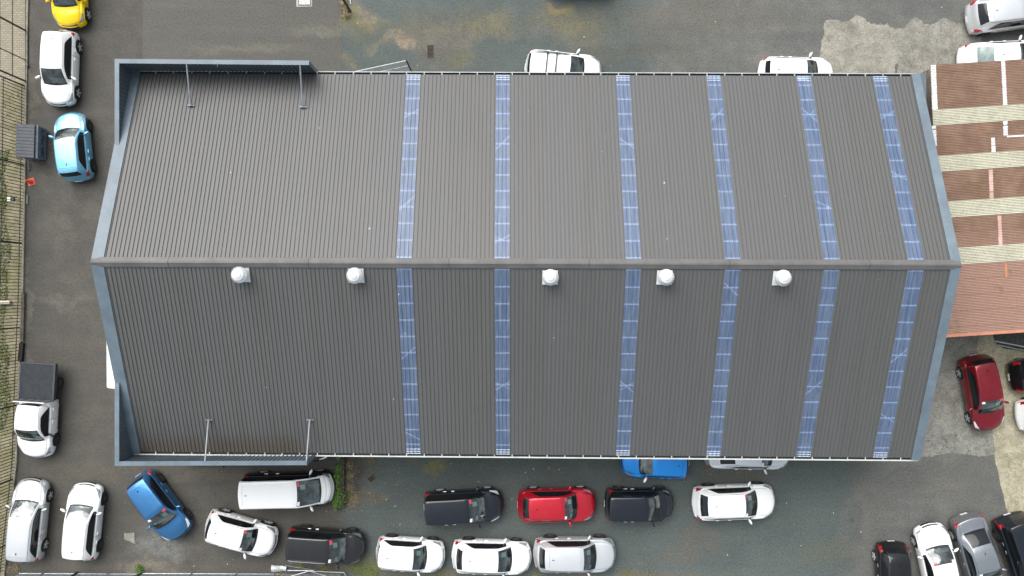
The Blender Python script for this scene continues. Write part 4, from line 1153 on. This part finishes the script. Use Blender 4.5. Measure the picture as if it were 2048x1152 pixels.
def pickup():
    q = P(75, 822, .75)
    L, W = 4.95, 1.72
    t = tag(empty("flatbed_pickup", (q.x, q.y, 0), R_(-93.5)), "white single-cab pickup with a black flat deck at the left", "pickup truck", "vehicles parked around the warehouse")
    TYPES['cab'] = dict(a=.19, b=.325, c=.58, d=.60, H=1.72, hz=1.05, tz=1.2, rw=.72)
    c = make_car("cab_tmp", "x", 'cab', 'white', 75, 822, -93.5, L, W, ('blackmirror',), 'dark', 'g')
    # keep the cab: cut everything behind the cab from the shell parts
    cut = L / 2 - .615 * L
    for o in list(c.children):
        if o.type == 'MESH' and o.name.split('.')[0] in ('body', 'underbody', 'cladding', 'taillight', 'panel_gaps', 'rear_window'):
            bm = bmesh.new(); bm.from_mesh(o.data)
            bmesh.ops.bisect_plane(bm, geom=bm.verts[:] + bm.edges[:] + bm.faces[:], plane_co=(cut, 0, 0), plane_no=(-1, 0, 0), clear_outer=True)
            bm.to_mesh(o.data); bm.free()
            if not o.data.polygons: bpy.data.objects.remove(o); continue
        if o.type == 'MESH' and o.name.startswith('antenna'): bpy.data.objects.remove(o); continue
        o.parent = t
    hs_ = [o for o in t.children if o.name.startswith(('door_handle', 'number_plate'))]
    for o in hs_:
        xs = [v.co.x for v in o.data.vertices]
        if max(xs) < cut: bpy.data.objects.remove(o)
    bpy.data.objects.remove(c)
    m = MB(); m.box((cut - .03, -.80, .3), (cut + .01, .80, 1.60)); m.build("cab_back", WHITE, t)
    x0, x1 = -L / 2 - .02, cut - .07
    m = MB(); m.box((x0, -.86, .88), (x1, .86, .93)); m.build("deck", simple("black_deck", (.022, .026, .032), .75, 0, .25, 4), t)
    m = MB()
    for s_ in (-1, 1): m.box((x0, s_ * .89 - .02, .72), (x1, s_ * .89 + .02, .96)); m.box((x0, s_ * .83 - .01, .93), (x1, s_ * .83 + .01, .945))
    m.box((x0 - .03, -.91, .72), (x0 + .01, .91, .96)); m.build("deck_side", simple("deck_alloy", (.09, .10, .11), .4, .5), t)
    m = MB()
    for z in (.97, 1.15, 1.35, 1.55): m.bar((x1 + .02, -.92, z), (x1 + .02, .92, z), .035)
    for y in (-.9, -.45, 0, .45, .9): m.bar((x1 + .02, y, .9), (x1 + .02, y, 1.57), .035)
    m.build("headboard", simple("deck_alloy", (.09, .10, .11), .4, .5), t)
    m = MB(); m.box((-L / 2 + .1, -.4, .35), (cut, -.3, .6)); m.box((-L / 2 + .1, .3, .35), (cut, .4, .6)); m.build("chassis", TRIM, t)
    m = MB()
    for s_ in (-1, 1): m.box((-.2, s_ * .86 - .06, .3), (.95, s_ * .86 + .06, .36))
    m.build("side_step", TRIM, t)
pickup()

# ------------------------------------------------------------------ waste bin
def waste_bin():
    x1 = P(96, 0).x; yt, yb = P(0, 250, 1.).y, P(0, 316, 1.).y
    t = tag(empty("waste_bin", (x1 - .46, (yt + yb) / 2, 0), R_(-1.5)), "dark grey front-load waste bin with ribbed lid against the fence", "waste bin")
    hw, hl = .44, (yt - yb) / 2; BM = simple("bin_steel", (.13, .15, .175), .55, 0, .2, 5); LM = simple("bin_lid", (.062, .070, .082), .5, 0, .15, 4)
    m = MB()
    vs = [(-hw, -hl + .05, .12), (hw + .02, -hl + .05, .12), (hw + .02, hl - .05, .12), (-hw, hl - .05, .12), (-hw, -hl, 1.20), (hw, -hl, .95), (hw, hl, .95), (-hw, hl, 1.20)]
    m.add(vs, [[3, 2, 1, 0], [4, 5, 6, 7], [0, 1, 5, 4], [1, 2, 6, 5], [2, 3, 7, 6], [3, 0, 4, 7]])
    for y in (-hl - .03, hl): m.box((-.25, y, .7), (.32, y + .03, .82))
    m.box((hw - .02, -hl - .02, .86), (hw + .05, hl + .02, .95)); m.build("bin_body", BM, t, bevel=.012)
    nsl = 10
    for half in (0, 1):
        m = MB()
        for i in range(5):
            y0 = -hl + (half * 5 + i) * 2 * hl / nsl; y1 = y0 + 2 * hl / nsl
            for (ya, yb_, dz) in ((y0 + .012, y1 - .012, .06), (y0, y1, .03)):
                m.add([(-hw - .02, ya, 1.20 + dz), (hw - .06, ya, 1.03 + dz), (hw - .06, yb_, 1.03 + dz), (-hw - .02, yb_, 1.20 + dz), (-hw - .02, ya, 1.18), (hw - .06, ya, 1.0), (hw - .06, yb_, 1.0), (-hw - .02, yb_, 1.18)],
                      [[0, 1, 2, 3], [4, 7, 6, 5], [0, 4, 5, 1], [1, 5, 6, 2], [2, 6, 7, 3], [3, 7, 4, 0]])
        m.build("lid", LM, t)
    m = MB()
    for y in (-hl * .9, -hl * .3, hl * .3, hl * .9): m.tube((hw - .30, y, .06), (hw - .2, y, .06), .06, 10)
    m.build("castors", RUBBER, t)
    cu = bpy.data.curves.new("bin_lettering", 'FONT'); cu.body = "086 782 9"; cu.size = .36; cu.extrude = .004; cu.align_x = 'CENTER'; cu.offset = -.004
    to = bpy.data.objects.new("tmp_text", cu); COL.objects.link(to)
    dg = bpy.context.evaluated_depsgraph_get(); me = bpy.data.meshes.new_from_object(to.evaluated_get(dg)); bpy.data.objects.remove(to)
    me.materials.clear(); me.materials.append(simple("bin_letters", (.020, .024, .03), .6))
    o = bpy.data.objects.new("lettering", me); COL.objects.link(o); o.parent = t
    o.rotation_euler = (R_(90), 0, R_(90)); o.location = (hw + .028, 0, .36)
waste_bin()
# cone
def cone():
    q = P(63, 364); t = tag(empty("traffic_cone", (q.x, q.y, 0), .3), "faded orange traffic cone standing by the fence below the waste bin", "traffic cone")
    O = simple("cone_orange", (.75, .11, .05), .6, 0, .15, 9)
    m = MB(); m.box((-.19, -.19, 0), (.19, .19, .03)); m.build("base", O, t, bevel=.02)
    m = MB(); m.lathe([(.15, .03), (.13, .06), (.035, .50), (.03, .52), (.001, .52)], n=20); m.build("body", O, t, smooth=True)
    m = MB(); m.lathe([(.098, .20), (.072, .32)], n=20); m.build("collar", simple("cone_collar", (.75, .25, .18), .5), t, smooth=True)
cone()
# flood lamp on the fence
def lamp():
    y = P(0, 402).y; x = fence_x(y); t = tag(empty("floodlight", (x, y, .9)), "small black floodlight with pale glass fixed to the fence rail below the cone", "lamp")
    m = MB(); m.box((-.12, -.11, -.05), (.08, .11, .05)); m.bar((.0, 0, -.05), (.02, 0, -.5), .03); m.build("housing", STEELBLACK, t, bevel=.01)
    m = MB(); m.box((-.30, -.10, -.03), (-.125, .10, .03)); m.build("lamp_glass", simple("lamp_glass", (.55, .66, .63), .2), t, bevel=.01)
lamp()
# rails and sleepers at the fence foot
def thing_mesh(m, name, mat, label, cat, group=None, kind=None, bevel=0):
    c = sum(m.v, Vector()) / len(m.v); c.z = 0
    m.v = [v - c for v in m.v]; o = m.build(name, mat, bevel=bevel); o.location = c
    return tag(o, label, cat, group, kind)
WOOD = simple("old_timber", (.115, .098, .075), .9, 0, .3, 5)
m = MB(); m.bar(P(47, 586, .08), P(45, 683, .08), .16, .16); thing_mesh(m, "timber_sleeper", WOOD, "weathered grey-brown timber sleeper lying along the fence foot halfway down", "sleeper", bevel=.01)
m = MB(); m.bar(P(44.5, 686, .1), P(41, 722, .1), .22, .2); thing_mesh(m, "timber_sleeper", simple("black_timber", (.02, .02, .018), .9), "blackened timber block between the long sleeper and the pickup deck", "sleeper", bevel=.01)
m = MB(); m.tube(P(54, 314, .05), P(58, 341, .05), .03, 8); m.tube(P(57, 316, .10), P(59, 338, .10), .02, 8)
thing_mesh(m, "steel_bar", simple("dull_steel", (.12, .13, .13), .5, .4), "dull steel bar on the ground below the waste bin", "bar")
m = MB(); m.bar(P(55, 390, .04), P(54.5, 408, .04), .10, .06); thing_mesh(m, "concrete_offcut", simple("offcut", (.16, .16, .15), .9), "narrow grey concrete offcut on the asphalt beside the floodlight", "offcut", bevel=.01)
m = MB(); c = P(10, 605, .15); m.tube(c - Vector((.28, 0, 0)), c + Vector((.28, 0, 0)), .10, 12); thing_mesh(m, "plastic_drum", simple("beige_plastic", (.50, .45, .36), .6), "beige plastic drum lying on the grass beyond the fence", "drum")

# drains
def drain(label, px, py, w_, h_, rot, bars):
    q = P(px, py); t = tag(empty("drain_grate", (q.x, q.y, 0), R_(rot)), label, "drain grate", "drain grates in the yard")
    m = MB(); m.box((-w_ / 2, -h_ / 2, .004), (w_ / 2, h_ / 2, .010)); m.build("drain_pit", simple("pit_black", (.008, .008, .008), .95), t)
    m = MB(); IR = simple("rusty_iron", (.14, .115, .085), .8, 0, .3, 12)
    for k_ in range(bars + 1):
        y = -h_ / 2 + h_ * k_ / bars; m.box((-w_ / 2, y - .009, .011), (w_ / 2, y + .009, .022))
    m.build("bars", IR, t)
    m = MB()
    for x in (-w_ / 2, w_ / 2): m.box((x - .02, -h_ / 2 - .02, .010), (x + .02, h_ / 2 + .02, .024))
    m.build("surround", IR, t)
drain("rectangular rusty drain grate in the stained asphalt above the warehouse", 861, 103, .38, .66, 0, 10)
drain("small rusty drain grate set diagonally in the asphalt below the warehouse", 743, 957, .34, .34, -52, 6)
m = MB(); m.lathe([(.24, .006), (.24, .02), (.001, .022)], c=P(742, 917), n=24); thing_mesh(m, "round_cover", simple("rust_cover", (.13, .085, .06), .85, 0, .3, 10), "round rusty cover in the asphalt right under the lower gutter", "cover")

# chain-link gate swung open at the top eave
def mesh_wire(m, o, ux, uz, w_, h_, step=.16, r=.0045):
    k_ = -h_
    while k_ < w_:
        for sgn in (1, -1):
            pts = []
            a0, b0 = (max(0, k_), max(0, -k_)), None
            x0 = max(0, k_); z0 = x0 - k_; x1 = min(w_, k_ + h_); z1 = x1 - k_
            if x1 - x0 > .02:
                A = o + ux * x0 + uz * (z0 if sgn > 0 else h_ - z0); B = o + ux * x1 + uz * (z1 if sgn > 0 else h_ - z1)
                m.bar(A, B, r * 2)
        k_ += step
def open_gate():
    base = P(823, 143); d = (P(688, 147, 2.) - P(811, 120.5, 2.)); d.z = 0; Lg = d.length * 1.02; d.normalize()
    t = tag(empty("chain_link_gate", base), "open chain-link gate with pale tube frame leaning out from the top eave", "gate")
    U = Vector((0, 0, 1)); o = Vector((0, 0, 0))
    m = MB(); m.tube(o, o + U * 2.1, .04, 8); m.build("gate_post", STEELBLACK, t)
    m = MB()
    m.tube(U * 2.0, U * 2.0 + d * Lg, .03, 8); m.tube(U * .1, U * .1 + d * Lg, .025, 8); m.tube(U * .1 + d * Lg, U * 2.0 + d * Lg, .025, 8); m.tube(U * 1.1, U * 1.1 + d * Lg, .02, 6)
    m.tube(U * .1 + d * .1, U * 2.0 + d * Lg * .45, .018, 6); m.tube(U * 2.0 + d * Lg * .45, U * .1 + d * Lg * .9, .018, 6)
    m.build("frame", PALE, t)
    m = MB(); mesh_wire(m, U * .1, d, U, Lg, 1.9); tag(m.build("wire_mesh", GALV, t), kind=None)
open_gate()
def top_gate():
    b = P(700, 22); t = tag(empty("gate_post", b), "black gate post with a leaning frame at the top edge above the mossy asphalt", "gate post")
    m = MB(); m.tube((0, 0, 0), (0, 0, 2.1), .06, 10); m.bar((-.1, .2, .1), (-.6, 1.6, .1), .05); m.build("post", STEELBLACK, t)
    m = MB(); m.tube((.05, .35, .05), (-.1, 1.5, .05), .03, 8); m.build("leaning_tube", PALE, t)
top_gate()

# lower boundary fence and bent gate
def low_fence():
    yb = P(0, 1146).y; x0, x1 = P(40, 0).x, P(560, 0).x
    t = tag(empty("wire_fence", ((x0 + x1) / 2, yb, 0)), "grey tube and wire fence along the bottom edge left of the bent gate", "fence"); o = Vector((-(x0 + x1) / 2, -yb, 0))
    for xa, xb in ((x0, P(275, 0).x), (P(285, 0).x, x1)):
        m = MB(); m.tube(Vector((xa, yb, .08)) + o, Vector((xb, yb - .03, .08)) + o, .035, 8); m.build("bottom_rail", GALV, t)
        m = MB(); m.tube(Vector((xa, yb, 1.5)) + o, Vector((xb, yb - .03, 1.5)) + o, .03, 8); m.build("top_rail", GALV, t)
        m = MB(); mesh_wire(m, Vector((xa, yb, .1)) + o, Vector((1, 0, 0)), Vector((0, 0, 1)), xb - xa, 1.4, .12, .004); m.build("wire", GALV, t)
    for px, r in ((88, .03), (155, .06), (219, .025), (285, .05), (385, .03), (475, .03), (552, .03)):
        m = MB(); x = P(px, 0).x; m.tube(Vector((x, yb + .03, 0)) + o, Vector((x, yb + .03, 1.6)) + o, r, 8); m.build("post", STEELBLACK if r > .04 else GALV, t)
low_fence()
def bent_gate():
    t = tag(empty("bent_gate", P(620, 1146)), "bent galvanised gate frame lying among weeds at the bottom edge", "gate"); b = P(620, 1146)
    pts = [P(*p) - b for p in ((556, 1160, .5), (618, 1142, .45), (660, 1144, .3), (688, 1145, .25), (692, 1152, .2), (680, 1165, .2))]
    m = MB()
    for a, c in zip(pts, pts[1:]): m.tube(a, c, .028, 8)
    m.tube(pts[1], P(665, 1156, .3) - b, .025, 8); m.tube(P(575, 1141, .3) - b, P(628, 1141, .3) - b, .035, 8); m.tube(P(570, 1131, .2) - b, P(630, 1140, .2) - b, .015, 6)
    m.build("frame", GALV, t)
    m = MB()
    mesh_wire(m, P(560, 1168, .3) - b, Vector((1, 0, 0)), Vector((0, 1, 0)), 3.2, .55, .1, .004); m.build("wire", GALV, t)
bent_gate()
def bent_sheet():
    m = MB(); b = P(543, 1131, .25); n_ = 10; vs = []
    for i in range(n_ + 1):
        u = i / n_
        for j in range(7):
            v = j / 6; p = P(543 + 30 * u, 1130 + 14 * v + 3 * u - 5 * u * v, .12)
            p.z += .10 * math.sin(v * math.pi) * (1 - .4 * u) + .03 * math.sin(u * 7); vs.append(p)
    m.add(vs, [[i * 7 + j, i * 7 + j + 1, (i + 1) * 7 + j + 1, (i + 1) * 7 + j] for i in range(n_) for j in range(6)])
    o = thing_mesh(m, "sheet_metal_offcut", simple("pale_sheet", (.48, .50, .50), .5, .2, .2, 6), "curled pale sheet-metal offcut at the end of the bent gate", "metal sheet")
    md = o.modifiers.new('t', 'SOLIDIFY'); md.thickness = .004
bent_sheet()

# low wall, creeper and weeds left of the diagonal drain
m = MB(); r = random.Random(3)
y = P(0, 880).y; yend = P(0, 1004).y; x = P(687.5, 0).x
while y > yend:
    m.box((x - .10 + r.uniform(-.02, .02), y - .17, 0), (x + .10 + r.uniform(-.02, .02), y - .01, .35 + r.uniform(-.03, .03))); y -= .18
thing_mesh(m, "low_wall", simple("mossy_brick", (.060, .050, .040), .95, 0, .4, 8), "low dark mossy wall between the creeper and the drain grate", "wall")
m = MB(); m.lathe([(.09, 0), (.09, .5), (.07, .52), (.001, .52)], c=P(676, 1015), n=14); thing_mesh(m, "stump_post", WOOD, "short round timber post at the tip of the creeper", "post")
LEAF = [leafmat("leaf_green", (.045, .13, .015), (.10, .20, .035), 9), leafmat("leaf_olive", (.12, .15, .04), (.19, .19, .075), 9), leafmat("leaf_brown", (.20, .15, .09), (.30, .24, .15), 9)]
def plant(name, label, cat, spots, nleaf, lsz, hgt, seed, mats=(0, 1), stems=12, group=None):
    r = random.Random(seed); c = sum((P(*s[:2]) for s in spots), Vector()) / len(spots)
    t = tag(empty(name, (c.x, c.y, 0)), label, cat, group)
    ms = [MB() for _ in mats]; st = MB()
    wts = [s[2] for s in spots]
    for i in range(nleaf):
        s = r.choices(spots, wts)[0]; q = P(s[0], s[1]); rad = s[2] * H / F
        cl = Vector((q.x + r.gauss(0, rad * .5), q.y + r.gauss(0, rad * .5), 0)); h = abs(r.gauss(0, .5)) * hgt
        p = cl + Vector((0, 0, .02 + min(hgt * 1.2, h))) - Vector((c.x, c.y, 0))
        a = r.uniform(0, 6.28); tl = r.uniform(-.7, .7); d = Vector((math.cos(a), math.sin(a), tl)).normalized() * lsz * r.uniform(.6, 1.6); w_ = Vector((-math.sin(a), math.cos(a), r.uniform(-.4, .4))) * lsz * .38
        ms[min(len(ms) - 1, int(abs(r.gauss(0, .8))))].add([p, p + d * .45 + w_, p + d, p + d * .45 - w_], [[0, 1, 2, 3]])
    for i in range(stems):
        s = r.choice(spots); q = P(s[0], s[1]) - Vector((c.x, c.y, 0)); rad = s[2] * H / F; a = q + Vector((r.gauss(0, rad * .3), r.gauss(0, rad * .3), 0)); prev = a
        for k_ in range(4):
            nx = prev + Vector((r.uniform(-.15, .15), r.uniform(-.15, .15), r.uniform(0, hgt * .3))); st.tube(prev, nx, .006, 4, cap=False); prev = nx
    for k_, mm in enumerate(ms):
        if mm.v: mm.build("leaves", LEAF[mats[k_]], t)
    if stems: st.build("stems", LEAF[2], t)
plant("creeper", "bright green weedy creeper climbing along the low wall by the pale-roofed van", "plant",
      [(681, 910, 5), (682, 935, 6), (678, 950, 7), (674, 962, 10), (671, 975, 11), (678, 985, 12), (682, 997, 12), (677, 1005, 8)], 3200, .10, .38, 11, stems=40)
plant("leaf_litter", "dead reddish-brown leaves heaped along the right side of the low wall", "leaf litter", [(696, 930, 8), (699, 950, 10), (698, 975, 10), (706, 1000, 16)], 1500, .05, .05, 12, (2, 1), 10)
plant("weed_clump", "bright yellow-green weed by the fence post at the bottom left", "plant", [(281, 1138, 6), (277, 1133, 4)], 260, .07, .2, 13, (0, 1), 6, "weeds along the bottom edge")
plant("weed_clump", "straggly weeds around the curled sheet metal at the bottom edge", "plant", [(600, 1128, 14), (650, 1136, 16), (560, 1146, 12)], 500, .05, .15, 14, (1, 2), 60, "weeds along the bottom edge")
plant("weed_clump", "mossy green weeds below the small white hatchback", "plant", [(716, 1138, 14), (745, 1142, 20), (735, 1150, 16)], 1500, .045, .05, 15, (1, 0), 10, "weeds along the bottom edge")
plant("weed_clump", "thin moss under the white and silver cars in the bottom row", "plant", [(880, 1150, 16), (1070, 1150, 10), (1260, 1148, 18), (1300, 1150, 18)], 900, .04, .04, 16, (1, 2), 6, "weeds along the bottom edge")
plant("weed_clump", "dead twigs and dark weeds at the foot of the top gate post", "plant", [(694, 30, 7), (691, 20, 6), (688, 8, 6)], 500, .06, .2, 17, (2, 1), 30)
plant("weed_clump", "brown leaves piled in the bottom left corner by the silver wagon", "plant", [(20, 1138, 8), (34, 1136, 7)], 300, .05, .08, 18, (2, 2), 4)
# white litter flecks and stones
m = MB(); r = random.Random(9)
fixed = [(1098, 936), (1118, 939), (1103, 916), (1110, 916), (1051, 945), (1067, 938), (957, 963), (1024, 998), (1573, 1006), (1667, 1026), (739, 986), (773, 999), (1431, 43), (1168, 74), (835, 131), (715, 46), (1602, 1091), (1455, 1110), (791, 1012), (800, 1049), (653, 1022), (1722, 1064), (388, 1132), (455, 1128), (1883, 15), (1928, 31)]
pts = fixed + [(r.uniform(700, 1700), r.uniform(925, 1150)) for _ in range(110)] + [(r.uniform(690, 1900), r.uniform(0, 140)) for _ in range(50)] + [(r.uniform(210, 680), r.uniform(930, 1140)) for _ in range(26)] + [(r.uniform(690, 800), r.uniform(925, 1040)) for _ in range(40)] + [(r.uniform(0, 40), r.uniform(180, 1100)) for _ in range(20)]
for i, (px, py) in enumerate(pts):
    q = P(px, py); s_ = (.030 if i < len(fixed) else r.uniform(.006, .017)); n_ = 6; a0 = r.uniform(0, 6)
    ring = [Vector((q.x + s_ * r.uniform(.7, 1.3) * math.cos(a0 + k_), q.y + s_ * r.uniform(.6, 1.1) * math.sin(a0 + k_), .006)) for k_ in [2 * math.pi * j / n_ for j in range(n_)]]
    top = Vector((q.x, q.y, .006 + s_ * .7)); m.add(ring + [top], [[j, (j + 1) % n_, n_] for j in range(n_)])
tag(m.build("litter", simple("white_litter", (.62, .62, .58), .8, 0, .2, 30)), "tiny pale stones and litter flecks scattered over the asphalt", "litter", kind='stuff')
# pipes against the red building and overhead cable
for i, (a, b, c) in enumerate((((1990, 682, .5), (2120, 708, .5), "upper"), ((1996, 690, .3), (2120, 716, .3), "lower"))):
    m = MB(); m.tube(P(*a), P(*b), .035, 8); thing_mesh(m, "steel_pipe", PALE if i == 0 else GALV, "%s of two long pale pipes lying below the red roof at the right edge" % c, "pipe", "pipes below the red roof")
patch("tarmac_strip", [(1985, 675), (1992, 688), (2010, 697), (2060, 704), (2120, 712), (2120, 650), (1985, 650)], simple("dark_tar", (.075, .077, .072), .9, 0, .3, 4), z=.012, amp=.06)
m = MB(); a, b = P(1878, 744, 4.2), P(2110, 709, 4.6)
pr = a
for i in range(1, 13):
    q = a.lerp(b, i / 12); q.z -= .35 * math.sin(math.pi * i / 12) * .5; m.tube(pr, q, .009, 5, cap=False); pr = q
thing_mesh(m, "overhead_cable", STEELBLACK, "thin black overhead cable crossing above the dark red hatchback", "cable")
